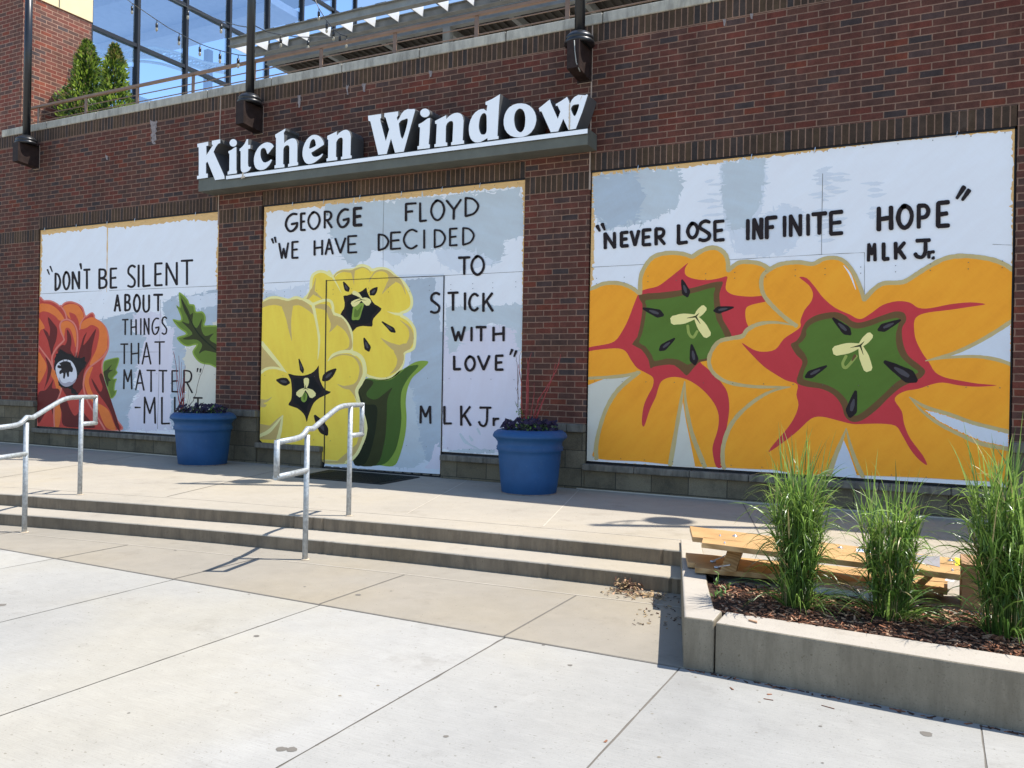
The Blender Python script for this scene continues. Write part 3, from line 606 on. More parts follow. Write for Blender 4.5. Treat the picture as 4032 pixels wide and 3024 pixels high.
# ------------------------------------------------------------------ the painted boards
H1 = frame(150, 1000, 2.3694); H2 = frame(1020, 1030, 2.9108); H3 = frame(1040, 720, 2.1269)
G5 = frame(1000, 900, 1.58); G6 = frame(2232, 700, 1.2289); H6 = frame(2300, 720, 1.2771); SRC = lambda x, y: (x, y)
class Art:
    """flat paint on the face of a board: every fill lies a fraction of a millimetre proud of the one before"""
    def __init__(s, ext, z0=0.0): s.mb = MB(); s.ext = ext; s.z0 = z0; s.n = 0; s.base = 0.0
    def put(s, p, y):
        q = onY(p[0], p[1], 0); return (min(max(q.x, s.ext[0]+.001), s.ext[1]-.001), y, min(max(q.z, s.z0+.001), ZTOP-.001))
    def fill(s, fr, pts, mat, sm=True, n=5, rag=0, ins=0):
        p = [fr(*q) for q in pts]
        if rag >= 3: s.brush(p, mat, rag)
        if sm: p = smooth(p, True, n)
        if ins: p = inset(p, ins)
        if rag: p = ragpoly(p, rag, rag*3.2)
        s.n += 1; y = s.base-.00004*s.n; P = [s.put(q, y) for q in p]; ids = s.mb.add(P)
        for t in tessellate_polygon([[Vector((q[0], q[2], 0)) for q in P]]): s.mb.face([ids[i] for i in t], mat)
    def brush(s, p, mat, rag):
        n = len(p)
        for i in range(n):
            a0 = Vector(p[i]); b0 = Vector(p[(i+1) % n]); L = (b0-a0).length
            for j in range(int(L/9)):
                q = a0.lerp(b0, R.random()); an = R.gauss(-.06, .16) if R.random() < .7 else R.gauss(1.5, .2); ln = R.uniform(8, 34)*(1 if R.random() > .12 else 1.8); d = Vector((math.cos(an), math.sin(an)))*ln
                m0 = (q.x-d.x*.5, q.y-d.y*.5); m1 = (q.x+d.x*.5, q.y+d.y*.5); w_ = R.uniform(2, 7)*rag/4
                n0 = s.n; s.n = n0+R.uniform(.1, .7); s.stroke(SRC, [m0, tuple(q), m1], [w_*.3, w_, w_*.25], mat, jit=.25, cap=False, same=True); s.n = n0
    def stroke(s, fr, pts, wd, mat, sm=True, jit=.06, cap=True, same=False):
        if not isinstance(wd, (list, tuple)): wd = [wd]*len(pts)
        C_ = [Vector((x, y, w_)) for (x, y), w_ in zip(pts, wd)]
        if sm and len(C_) > 2:
            out = []; N = len(C_)
            for i in range(N-1):
                p1, p2 = C_[i], C_[i+1]; p0 = C_[i-1] if i else p1*2-p2; p3 = C_[i+2] if i+2 < N else p2*2-p1
                for j in range(6):
                    t = j/6; out.append(.5*((2*p1)+(p2-p0)*t+(2*p0-5*p1+4*p2-p3)*t*t+(3*p1-p0-3*p2+p3)*t*t*t))
            out.append(C_[-1]); C_ = out
        elif len(C_) == 2:
            C_ = [C_[0].lerp(C_[1], t/5) for t in range(6)]
        if cap:
            d0 = (C_[0]-C_[1]); d0.z = 0; d0.normalize(); d1 = (C_[-1]-C_[-2]); d1.z = 0; d1.normalize(); w0, w1 = C_[0].z, C_[-1].z
            C_ = [Vector((*(C_[0]+d0*w0*.28).xy, w0*.55))]+C_+[Vector((*(C_[-1]+d1*w1*.28).xy, w1*.55))]
        L, Rr = [], []
        for i, c in enumerate(C_):
            d = C_[min(i+1, len(C_)-1)]-C_[max(i-1, 0)]; d = Vector((d.x, d.y)); d.normalize(); nv = Vector((-d.y, d.x)); h = max(.4, c.z)*.5*(1+R.uniform(-jit, jit))
            L.append((c.x+nv.x*h, c.y+nv.y*h)); Rr.append((c.x-nv.x*h, c.y-nv.y*h))
        s.n += .25 if same else 1; y = s.base-.00004*s.n
        a_ = s.mb.add([s.put(fr(*p), y) for p in L]); b_ = s.mb.add([s.put(fr(*p), y) for p in Rr])
        for i in range(len(C_)-1): s.mb.face((a_[i], a_[i+1], b_[i+1], b_[i]), mat)
    def seed(s, fr, a0, b0, wd, drop=.8):
        pts = [a0, tuple(a0[i]*.75+b0[i]*.25 for i in (0, 1)), tuple((a0[i]+b0[i])/2 for i in (0, 1)), tuple(a0[i]*.22+b0[i]*.78 for i in (0, 1)), b0]
        s.stroke(fr, pts, [wd*.25, wd*.72*drop, wd*.98*drop+.02*wd, wd, wd*.35], INK, jit=.02)
        c0 = tuple(a0[i]*.68+b0[i]*.32 for i in (0, 1)); c1 = tuple(a0[i]*.25+b0[i]*.75 for i in (0, 1))
        s.stroke(fr, [c0, tuple((c0[i]+c1[i])/2 for i in (0, 1)), c1], [wd*.15, wd*.36, wd*.26], paint('seed grey', (.085, .075, .08)), jit=.02)
    def build(s, name, parent):
        for ln in getattr(s, 'lines', []): ln.build(name, parent)
        return s.mb.build(name, parent) if s.mb.v and not getattr(s, 'lines', []) else None
INK = paint('black brown paint', (.020, .013, .013), .25, .3)
WHITE = paint('white wall paint', (.84, .84, .85), .025); LAV = paint('lavender white paint', (.72, .68, .74), .03); PALE = paint('pale grey white', (.70, .73, .77), .03)
GREY = paint('grey wall paint', (.56, .61, .63), .05); GREYB = paint('blue grey paint', (.46, .52, .57), .06); CREAM = paint('cream paint', (.70, .66, .54), .03)
YEL = paint('yellow paint', (.97, .70, .085), .06); LYEL = paint('light yellow paint', (.95, .84, .35), .03); TAN = paint('tan paint', (.66, .47, .165), .05)
ORG = paint('orange paint', (.97, .385, .030), .07); OLT = paint('olive tan paint', (.58, .45, .20), .07); RED = paint('crimson paint', (.60, .052, .058), .05)
BRN = paint('brown paint', (.165, .088, .034), .06); GRN = paint('green paint', (.11, .19, .03), .06); PIST = paint('pale yellow paint', (.95, .82, .33), .03); PISG = paint('olive green paint', (.34, .40, .09), .05)
SAL = paint('salmon paint', (.72, .21, .155), .05); RORG = paint('red orange paint', (.80, .20, .045), .08); RRED = paint('poppy red paint', (.54, .064, .045), .08); MAR = paint('maroon paint', (.14, .021, .018), .1)
LGR = paint('leaf green paint', (.26, .37, .058), .06); MGR = paint('mid green paint', (.135, .205, .033), .07); DOL = paint('dark olive paint', (.045, .05, .016), .08); LFG = paint('dark leaf paint', (.07, .13, .024), .07); DKG = paint('blackish green paint', (.018, .024, .010), .1)
SEAM = M['joint']
GL = {
 'A': [((0,1),(.5,0),(1,1)), ((.2,.66),(.8,.64))], 'B': [((0,0),(0,1)), 's', ((0,.01),(.7,.05),(.88,.24),(.65,.44),(0,.48)), 's', ((0,.48),(.8,.55),(1,.76),(.75,.96),(0,1))],
 'C': ['s', ((1,.12),(.6,0),(.2,.16),(0,.52),(.2,.87),(.6,1),(1,.86))], 'D': [((0,0),(0,1)), 's', ((0,.0),(.6,.1),(1,.47),(.7,.86),(0,1))],
 'E': [((1,0),(0,0),(0,1),(1,1)), ((0,.5),(.85,.48))], 'F': [((1,0),(0,0),(0,1)), ((0,.47),(.65,.46))],
 'G': ['s', ((.95,.05),(.55,.03),(.15,.25),(0,.62),(.25,.95),(.6,.97),(.92,.75),(.96,.56)), ((1,.55),(.5,.6))], 'H': [((0,0),(0,1)), ((1,0),(1,1)), ((0,.52),(1,.48))],
 'I': [((.5,0),(.5,1))], 'J': [((.1,0),(1,0)), 's', ((.7,0),(.7,.4),(.66,.78),(.45,1),(.15,.95),(0,.78))], 'K': [((0,0),(0,1)), ((.95,.02),(.06,.6)), ((.32,.44),(1,1))],
 'L': [((0,0),(0,1),(1,.98))], 'M': [((0,1),(.04,0),(.5,.62),(.94,0),(1,1))], 'N': [((0,1),(0,0),(1,1),(1,0))], 'O': ['s', ((.5,0),(.15,.18),(0,.52),(.17,.86),(.5,1),(.85,.83),(1,.48),(.84,.15),(.5,0),(.3,.05))],
 'P': [((0,0),(0,1)), 's', ((0,.0),(.72,.04),(1,.28),(.72,.53),(0,.56))], 'R': [((0,0),(0,1)), 's', ((0,.0),(.72,.05),(.92,.27),(.65,.5),(0,.54)), ((.3,.52),(1,1))],
 'S': ['s', ((1,.08),(.6,0),(.15,.1),(.08,.33),(.5,.5),(.95,.7),(.88,.93),(.45,1),(0,.93))], 'T': [((0,0),(1,0)), ((.5,0),(.5,1))], 'U': ['s', ((0,0),(0,.7),(.2,.97),(.6,1),(.95,.85),(1,.5),(1,0))],
 'V': [((0,0),(.5,1),(1,0))], 'W': [((0,0),(.28,1),(.5,.35),(.72,1),(1,0))], 'Y': [((0,0),(.5,.5)), ((1,0),(.5,.52),(.48,1))], 'r': [((0,0),(0,1)), 's', ((0,.4),(.4,.1),(1,.08))],
}
def text(art, fr, wd, slope, items):
    art.lines = getattr(art, 'lines', []); keep = art.mb; art.mb = MB(); art.lines.append(art.mb)
    for it in items:
        ch, xl, yt, xr, yb = it[:5]; sm = False; w_ = wd*(it[5] if len(it) > 5 else 1); h = w_/2
        def mp(gx, gy): x = xl+h+gx*max(.1, xr-xl-w_); return (x+R.uniform(-.6, .6), yt+h+gy*(yb-yt-w_)+slope*(x-xl-h)+R.uniform(-.6, .6))
        if ch == 'q':
            art.stroke(fr, [(xl, yt), (xr, yb)], [w_*1.1, w_*.7], INK, False, same=True); continue
        for st in GL[ch]:
            if st == 's': sm = True; continue
            P = [mp(*p) for p in st]
            if sm: art.stroke(fr, P, [w_*R.uniform(.92, 1.06) for _ in P], INK, True, same=True)
            else:
                for i in range(len(P)-1): art.stroke(fr, [P[i], P[i+1]], [w_*R.uniform(.92, 1.08), w_*R.uniform(.92, 1.08)], INK, False, same=True)
            sm = False

# ---- board one: the poppy
pn1 = thing('mural_panel', 'boarded window mural with a red poppy and the words Don\'t be silent', 'mural', (-11.25, 0, 0), 'painted plywood murals on the brick wall')
A = Art(P1)
A.mb.box(P1[0], P1[1], 0, .012, 0, ZTOP, M['ply'])
A.fill(SRC, [(166,925),(300,908),(420,893),(430,898),(600,885),(720,868),(858,868),(852,1100),(848,1300),(840,1728),(500,1712),(146,1688),(152,1400),(163,1050)], WHITE, False, rag=2.2)
A.fill(H1, [(590,610),(700,590),(850,550),(920,545),(885,620),(890,740),(1010,740),(1020,800),(960,960),(910,1100),(890,1240),(950,1285),(880,1330),(850,1480),(850,1640),(760,1645),(600,1400),(560,900)], GREYB, False, rag=3)
A.fill(H1, [(1170,470),(1280,390),(1400,400),(1690,325),(1685,700),(1400,760),(1385,880),(1370,1060),(1372,1320),(1360,1480),(1280,1510),(1260,1640),(1230,1560),(1240,1300),(1250,700),(1190,640)], GREYB, False, rag=3)
A.fill(H1, [(1300,410),(1480,395),(1690,360),(1690,470),(1500,500),(1380,470)], PALE, False, rag=4)
A.fill(H1, [(1020,700),(1260,690),(1245,1000),(1235,1640),(850,1645),(850,1480),(950,1285),(915,1120),(1000,800)], LAV, False, rag=3)
A.fill(H1, [(890,560),(1150,545),(1150,740),(900,740)], LAV, False, rag=3)
A.fill(H1, [(1388,880),(1460,850),(1660,1010),(1662,1660),(1390,1660),(1372,1400),(1372,1010)], CREAM, False, rag=3)
A.fill(H1, [(1625,640),(1665,625),(1690,650),(1690,700),(1630,690)], CREAM, False, rag=2)
A.stroke(SRC, [(423.5,888),(422,1000),(420,1150)], [5,4,2], M['ply'], jit=.4)
for pts in ([(160,1157),(400,1145)],[(430,1144),(870,1125)]): A.stroke(SRC, pts, 1.5, SEAM, False, jit=.5)
A.stroke(SRC, [(430,1386),(630,1386)], 1.0, SEAM, False, jit=.6); A.stroke(SRC, [(632,1180),(628,1400),(620,1690)], 1.0, SEAM, False, jit=.6)
A.build('board', pn1)
A2 = Art(P1); A2.base = -.0013
FL = [(5,440),(60,430),(120,432),(180,460),(210,482),(250,450),(310,440),(380,465),(420,500),(440,560),(447,577),(480,552),(510,545),(530,570),(537,600),(590,630),(640,690),(660,760),(665,840),(652,910),(615,990),(603,1040),(606,1100),(622,1180),(650,1270),(680,1360),(710,1450),(740,1540),(768,1650),(300,1640),(-10,1620),(-5,1000)]
A2.fill(H1, FL, SAL); A2.fill(H1, FL, RRED, ins=5.5)
for pts in ([(5,470),(90,466),(160,498),(215,555),(245,612),(200,620),(160,580),(100,545),(50,535),(5,545)],
    [(235,490),(300,465),(370,480),(415,540),(425,590),(410,640),(390,690),(375,620),(350,570),(310,548),(290,550),(305,610),(270,570),(245,530)],
    [(430,620),(500,590),(560,620),(615,665),(645,740),(648,830),(640,890),(590,960),(530,1010),(482,1040),(500,980),(540,900),(560,820),(572,740),(560,690),(500,662),(450,690),(400,700),(402,660)],
    [(215,720),(212,660),(235,632),(280,625),(325,655),(350,710),(358,790),(352,870),(335,800),(310,720),(285,690),(255,700),(240,790)],
    [(130,1060),(180,1110),(212,1180),(216,1280),(190,1335),(170,1260),(150,1180),(122,1130)],
    [(432,1140),(462,1080),(512,1052),(490,1120),(475,1190),(500,1280),(560,1390),(620,1490),(560,1450),(480,1340),(440,1240)],
    [(560,1400),(650,1450),(700,1560),(725,1640),(640,1620),(580,1500)], [(0,600),(40,640),(62,690),(25,710),(0,760)], [(160,1430),(200,1380),(215,1500),(190,1620),(150,1620)], [(0,930),(40,960),(80,1040),(60,1120),(0,1200)]): A2.fill(H1, pts, RORG)
for pts in ([(95,590),(140,640),(178,700),(170,800),(142,880),(132,960),(110,880),(90,800),(62,740),(50,700),(90,732),(105,765),(112,700),(98,640)],
    [(270,705),(305,760),(312,830),(305,900),(340,970),(250,965),(180,905),(222,850),(252,850),(272,800)],
    [(455,730),(432,800),(425,850),(470,800),(540,700),(522,790),(503,880),(492,970),(445,1060),(422,1140),(415,1250),(310,1360),(222,1250),(216,1180),(330,1150),(372,960),(402,850),(422,780)],
    [(70,960),(112,1020),(128,1080),(98,1180),(72,1230),(55,1270),(82,1160),(90,1060)],
    [(0,1310),(70,1270),(112,1220),(142,1175),(132,1250),(192,1260),(205,1330),(155,1400),(142,1500),(112,1430),(60,1500),(0,1570)],
    [(265,1370),(300,1450),(335,1505),(362,1500),(402,1450),(440,1500),(490,1560),(530,1620),(400,1620),(240,1600),(222,1480),(205,1400)],
    [(498,1160),(540,1220),(580,1285),(602,1240),(572,1140),(600,1120),(650,1270),(700,1420),(766,1648),(722,1600),(680,1480),(620,1380),(560,1300),(520,1230)]): A2.fill(H1, pts, MAR)
for pts, wd in (([(138,1060),(130,980),(142,930),(180,870),(235,815),(242,790),(217,730),(205,665),(230,622),(280,612),(330,642),(360,700),(370,780),(366,870),(358,930),(345,985)], 15), ([(208,480),(250,540),(272,615)], 13), ([(445,575),(420,610),(398,650),(390,705)], 11),
    ([(0,850),(60,930),(112,1000),(136,1060)], 13), ([(135,1060),(180,1112),(212,1180),(217,1260),(192,1340),(155,1420),(148,1500),(155,1640)], 13), ([(645,905),(600,965),(540,1012),(480,1060),(442,1120),(425,1200),(430,1270),(452,1350),(500,1440),(560,1530),(625,1640)], 15)): A2.stroke(H1, pts, wd, SAL)
BK = paint('soot black paint', (.018, .014, .014), .3)
A2.fill(H1, [(172,935),(210,892),(262,922),(330,955),(382,972),(432,965),(445,1040),(405,1092),(382,1130),(345,1180),(330,1240),(375,1310),(340,1320),(290,1260),(220,1240),(190,1180),(160,1090),(150,1000)], BK, rag=2.0)
for i in range(26):
    x = 210+i*7; A2.stroke(H1, [(x, 975+R.uniform(-10, 20)), (x+R.uniform(-4, 14), 930+R.uniform(-22, 25))], [7, 2], BK, False, same=True)
A2.fill(H1, [(165,1060),(190,1012),(250,985),(310,1000),(350,1060),(363,1130),(347,1190),(300,1230),(250,1236),(205,1200),(175,1130)], paint('seed pod white', (.72, .70, .72)))
A2.fill(H1, [(196,1150),(222,1195),(255,1205),(290,1192),(320,1195),(352,1165),(345,1195),(300,1230),(250,1236),(205,1202)], paint('seed pod grey', (.42, .38, .42)))
A2.fill(H1, [(200,1022),(250,1000),(300,1012),(312,1040),(327,1070),(320,1102),(292,1100),(290,1140),(275,1146),(262,1105),(250,1160),(235,1156),(235,1110),(205,1122),(200,1095),(220,1072),(184,1062),(186,1038),(215,1040)], INK, n=3)
for q_ in ((200,1015),(235,985),(275,985),(305,1010),(215,1060)): A2.stroke(H1, [(255,1055), q_], [9, 4], BK, False)
A2.build('painted_flower', pn1)
A3 = Art(P1); A3.base = -.0016
LF = [(1312,362),(1360,385),(1400,430),(1415,465),(1460,475),(1475,535),(1530,535),(1560,570),(1565,620),(1555,665),(1620,665),(1690,705),(1690,1040),(1600,1035),(1520,1020),(1465,970),(1440,910),(1475,850),(1400,865),(1340,840),(1295,780),(1380,745),(1310,690),(1255,610),(1325,620),(1330,580),(1290,480),(1320,490)]
A3.fill(H1, LF, LGR, n=4); A3.fill(H1, LF, MGR, n=4, ins=6)
A3.fill(H1, [(1335,410),(1400,520),(1420,565),(1447,550),(1442,640),(1482,690),(1532,600),(1522,690),(1560,765),(1640,740),(1600,800),(1690,860),(1690,925),(1560,900),(1500,930),(1532,850),(1480,800),(1400,800),(1350,790),(1440,750),(1400,690),(1340,630),(1410,650),(1390,580),(1360,520)], DOL, n=3)
A3.stroke(H1, [(1340,430),(1410,590),(1480,720),(1560,810),(1690,920)], [4,8,12,14,12], DKG)
A3.build('painted_leaf', pn1)
A3 = Art(P1); A3.base = -.0016
SL = [(612,1010),(650,985),(740,965),(758,985),(745,1040),(730,1080),(742,1110),(702,1160),(735,1165),(720,1210),(715,1270),(735,1270),(720,1320),(680,1350),(655,1280),(622,1170),(606,1090)]
A3.fill(H1, SL, LGR, n=4); A3.fill(H1, SL, MGR, n=4, ins=4)
A3.fill(H1, [(612,1100),(640,1080),(690,1030),(665,1080),(700,1080),(660,1110),(655,1150),(680,1180),(660,1190),(650,1240),(626,1170)], DOL, n=3)
A3.build('painted_leaf', pn1)
T = Art(P1); T.base = -.0020
text(T, H1, 21, -.06, [('D',152,172,217,348),('O',226,160,304,342),('N',312,158,394,338),('T',418,138,494,334),('B',562,132,650,330),('E',668,128,744,326),('S',828,100,916,320),('I',928,95,948,316),('L',972,95,1056,312),('E',1084,80,1168,304),('N',1188,76,1305,302),('T',1328,55,1452,298)])
text(T, H1, 15, 0, [('q',88,146,106,192),('q',114,116,133,166),('q',396,92,404,140,1.4)])
text(T, H1, 20, -.02, [('A',706,374,776,543),('B',803,370,869,537),('O',884,372,961,548),('U',974,376,1046,548),('T',1071,372,1170,540)])
text(T, H1, 15, -.02, [('T',780,606,848,761),('H',862,606,922,761),('I',951,595,967,760),('N',984,594,1041,759),('G',1057,590,1136,759),('S',1149,582,1208,756)])
text(T, H1, 15, -.015, [('T',765,834,845,1031),('H',864,826,945,1033),('A',965,820,1059,1036),('T',1082,814,1187,1036)])
text(T, H1, 15.5, .02, [('M',793,1072,882,1266),('A',904,1074,996,1276),('T',1008,1078,1102,1290),('T',1121,1080,1210,1297),('E',1243,1082,1313,1292),('R',1354,1078,1446,1300),('q',1491,1068,1485,1100,.9),('q',1518,1072,1512,1104,.9)])
text(T, H1, 16, .02, [('q',906,1432,956,1432),('M',984,1328,1102,1586),('L',1148,1330,1235,1592),('K',1268,1328,1370,1585),('T',1444,1334,1540,1585)])
T.build('lettering', pn1)

# ---- board two: the yellow flowers and the door
pn2 = thing('mural_panel', 'boarded doorway mural with yellow flowers and the words George Floyd', 'mural', (-6.36, 0, -.3), 'painted plywood murals on the brick wall')
A = Art(P2)
DX0, DX1, DZ1 = -7.248, -5.418, 2.168
A.mb.box(P2[0], DX0, 0, .012, 0, DZ1, M['ply']); A.mb.box(DX1, P2[1], 0, .012, 0, DZ1, M['ply']); A.mb.box(P2[0], P2[1], 0, .012, DZ1, ZTOP, M['ply'])
A.fill(SRC, [(1050,836),(1150,826),(1270,812),(1340,804),(1500,790),(1640,776),(1760,762),(1900,748),(2058,736),(2060,800),(2058,1050),(2056,1300),(2046,1800),(1500,1800),(1023,1740),(1036,1200),(1044,1000)], WHITE, False, rag=2.4)
A.fill(H3, [(520,190),(900,165),(1000,155),(1400,120),(1900,75),(2150,45),(2165,300),(2160,440),(2010,480),(1990,650),(1900,690),(1780,640),(1640,700),(1480,560),(1400,560),(1190,600),(1080,690),(1000,560),(900,560),(880,620),(760,700),(680,650),(640,560),(560,440)], GREY, False, rag=4)
A.fill(H3, [(1000,560),(1180,620),(1100,690),(1010,640)], PALE, False, rag=4); A.fill(H3, [(1440,560),(1660,560),(1960,660),(1600,745),(1480,660)], PALE, False, rag=4)
A.fill(H3, [(0,900),(120,905),(330,860),(380,840),(330,970),(150,960),(0,990)], PALE, False, rag=3); A.fill(H3, [(0,935),(60,925),(110,940),(80,985),(0,1010)], GREY, False, rag=3)
A.fill(G5, [(1182,320),(1670,275),(1665,480),(1560,470),(1400,520),(1185,500)], WHITE, False, rag=2)
A.fill(G5, [(1180,620),(1650,600),(1660,1395),(1172,1375)], LAV, False, rag=3)
A.fill(G5, [(1190,490),(1670,480),(1668,640),(1540,600),(1480,580),(1300,640),(1250,770),(1215,770)], GREY, False, rag=4)
A.fill(G5, [(1620,560),(1675,520),(1668,760),(1640,760)], GREY, False, rag=3)
A.fill(G5, [(1230,1382),(1330,1368),(1500,1375),(1500,1400),(1175,1392)], GREY, False, rag=1.5)
A.stroke(G5, [(1282,1275),(1310,1320),(1345,1345),(1400,1372)], [10,22,14,4], GREY, jit=.3); A.stroke(G5, [(1340,1290),(1358,1318)], [10,16], GREY, jit=.3); A.stroke(G5, [(1390,1245),(1408,1280)], [14,10], GREY, jit=.3)
for pts in ([(1041,1115),(1290,1103)],[(1748,1085),(2062,1069)],[(1512,768),(1508,930),(1509,1095)]): A.stroke(SRC, pts, 1.4, SEAM, False, jit=.5)
A.build('board', pn2)
dr = Art((DX0+.012, DX1-.012), -.3)
dr.mb.box(DX0+.012, DX1-.012, -.001, .010, -.272, DZ1-.012, M['ply']); dr.base = -.0011
dr.fill(G5, [(440,300),(1200,280),(1185,1530),(430,1480)], PALE, False)
dr.fill(G5, [(940,318),(1130,305),(1122,450),(1150,520),(1160,640),(1180,640),(1175,1430),(1090,1450),(1030,1420),(900,1500),(940,1000),(1000,640),(960,400)], GREYB, False, rag=2)
dr.fill(G5, [(945,960),(990,1010),(1030,1330),(1070,1420),(1000,1490),(880,1480),(930,1280)], GREY, False, rag=3)
dr.fill(G5, [(1130,1340),(1150,1330),(1172,1420),(1165,1500),(1060,1490),(1100,1440)], LAV, False, rag=2)
for z in (-.29,): 
    x = DX0+.03
    while x < DX1-.06: dr.mb.box(x, x+.10, -.006, .004, z-.010, z+.004, M['stone']); x += .14
dob = dr.build('door', pn2)
hg = MB()
for x, zz in ((DX0+.002, (1.82, 1.5, .9, .25)), (DX1-.004, (1.85, 1.2, .5, .2))):
    for z in zz: hg.box(x-.006, x+.006, -.004, .012, z-.05, z+.05, M['zinc'])
hg.build('hinge', dob)
A2 = Art(P2, -.27); A2.base = -.0022
RF = [(505,430),(545,380),(575,330),(580,250),(590,180),(620,130),(690,98),(760,105),(820,140),(850,150),(900,110),(970,85),(1080,75),(1130,40),(1190,28),(1260,50),(1300,80),(1360,65),(1440,65),(1510,95),(1570,150),(1640,200),(1700,270),(1750,370),(1768,450),(1755,530),(1700,580),(1640,605),(1700,640),(1760,700),(1800,780),(1805,880),(1790,990),(1740,1035),(1680,1060),(1670,1150),(1640,1230),(1580,1300),(1490,1350),(1400,1362),(1300,1345),(1220,1310),(1100,1200),(900,800),(600,500)]
A2.fill(H2, RF, LYEL); A2.fill(H2, RF, YEL, ins=11)
S = A2.stroke
S(H2, [(850,195),(890,138),(960,108),(1060,112),(1110,88),(1190,66),(1250,92),(1280,130)], [8,16,22,30,22,12,9,6], TAN); S(H2, [(1076,112),(1082,180),(1090,268)], [50,22,3], TAN)
S(H2, [(1285,185),(1330,122),(1400,100),(1470,118),(1520,172)], [6,18,22,32,60], TAN); S(H2, [(1500,175),(1580,205),(1640,262),(1682,375)], [60,60,26,5], TAN); S(H2, [(1525,215),(1470,285),(1410,372)], [90,40,3], TAN); S(H2, [(1282,180),(1260,238)], [16,3], TAN)
S(H2, [(650,190),(632,280),(610,345),(560,425)], [6,25,50,26], TAN); S(H2, [(615,345),(690,400),(730,432)], [50,22,3], TAN)
S(H2, [(1620,672),(1720,760),(1748,860),(1715,960),(1645,995),(1600,1050)], [5,30,55,72,95,90], TAN); S(H2, [(1620,1015),(1490,945),(1395,875)], [110,45,3], TAN); S(H2, [(1600,1020),(1622,1120),(1585,1220),(1500,1292)], [110,75,48,5], TAN)
S(H2, [(800,110),(860,200),(910,290),(945,358)], [34,20,11,3], LYEL); S(H2, [(1640,605),(1560,598),(1470,572)], [40,26,3], LYEL)
A2.fill(H2, [(968,395),(1010,388),(1060,372),(1140,355),(1190,330),(1230,298),(1240,340),(1252,372),(1290,440),(1330,490),(1405,538),(1370,590),(1315,650),(1302,695),(1295,745),(1200,738),(1120,755),(1072,805),(1060,770),(1040,740),(1000,680),(935,605),(975,540),(982,470)], INK, n=2)
A2.fill(H2, [(1040,440),(1150,380),(1215,345),(1245,400),(1300,500),(1365,535),(1290,630),(1270,700),(1120,720),(1050,690),(1000,600),(1010,480)], paint('flower heart black', (.010, .010, .011), .3), n=3)
A2.fill(H2, [(1092,505),(1200,475),(1180,570),(1150,662),(1110,668),(1066,664),(1072,580)], LGR, n=3); A2.fill(H2, [(1100,540),(1130,560),(1180,500),(1160,590),(1135,632),(1090,632)], MGR, n=3)
S(H2, [(1172,415),(1130,375),(1085,355)], [22,42,48], PIST, jit=.02); S(H2, [(1170,432),(1125,462),(1080,488)], [26,62,70], PIST, jit=.02); S(H2, [(1172,430),(1220,448),(1255,470)], [28,74,84], PIST, jit=.02)
S(H2, [(1175,436),(1130,450),(1095,470)], [9,5,2], DOL); S(H2, [(1175,436),(1140,400)], [9,2], DOL); S(H2, [(1175,436),(1230,445)], [9,2], DOL)
A2.seed(H2, (970,235), (1025,340), 62); A2.seed(H2, (1355,298), (1280,380), 74, .95); A2.seed(H2, (1412,690), (1560,808), 60, .7); A2.seed(H2, (1205,878), (1260,1024), 74)
A2.build('painted_flower', pn2)
A3 = Art(P2, -.27); A3.base = -.0022
A3.fill(G5, [(935,870),(1000,832),(1050,822),(1086,832),(1040,880),(985,930),(955,1000),(945,1080),(950,1180),(940,1290),(905,1420),(865,1478),(760,1470),(620,1460),(660,1380),(688,1280),(685,1150),(655,1060),(650,1000),(690,940),(720,930),(780,940),(850,930),(900,890)], LGR, n=4)
A3.fill(G5, [(1025,852),(960,858),(930,880),(900,905),(850,940),(780,946),(715,936),(690,942),(650,1000),(655,1060),(685,1150),(688,1280),(660,1380),(620,1458),(790,1472),(870,1400),(905,1290),(918,1180),(913,1080),(923,1000),(965,925)], LFG, n=4)
A3.fill(G5, [(690,938),(745,958),(702,1020),(712,1050),(760,1062),(820,1020),(862,990),(832,1060),(825,1200),(812,1330),(762,1470),(620,1458),(670,1340),(688,1230),(680,1150),(655,1060),(652,1000)], DOL, n=4)
A3.fill(G5, [(652,1010),(690,1090),(760,1100),(766,1180),(742,1330),(692,1462),(620,1458),(680,1300),(685,1160),(658,1070)], DKG, n=4)
A3.build('painted_leaf', pn2)
A2 = Art(P2, -.27); A2.base = -.0040; S = A2.stroke
FF = [(48,470),(70,430),(130,400),(200,395),(270,410),(340,425),(400,400),(450,398),(510,425),(570,450),(620,470),(700,440),(780,425),(840,450),(865,520),(870,580),(940,610),(1010,680),(1060,770),(1080,850),(1082,1030),(1150,1052),(1200,1110),(1225,1200),(1225,1300),(1180,1400),(1120,1480),(1140,1580),(1190,1700),(1230,1850),(1235,1960),(1195,2090),(1130,2220),(1050,2300),(970,2320),(752,2302),(745,2085),(500,2075),(-10,2040),(-5,1200),(10,700)]
A2.fill(H2, FF, LYEL); A2.fill(H2, [(-5,560)]+FF[1:35]+[(-20,2060)], YEL, ins=11)
A2.fill(H2, [(15,970),(60,990),(140,1090),(250,1228),(150,1212),(15,1275)], TAN, False)
S(H2, [(30,505),(120,468),(200,462),(270,478),(330,492),(400,470),(470,470),(540,505),(600,562),(632,612)], [50,70,72,76,84,70,66,62,40,6], TAN); S(H2, [(327,505),(342,650),(356,780),(378,912)], [130,62,32,3], TAN)
S(H2, [(630,520),(720,515),(790,545),(835,650),(862,705)], [20,62,62,62,74], TAN); S(H2, [(850,645),(930,690),(1000,768),(1048,880),(1045,990),(960,1022)], [62,95,58,30,36,5], TAN); S(H2, [(870,690),(840,760),(808,812)], [90,40,3], TAN)
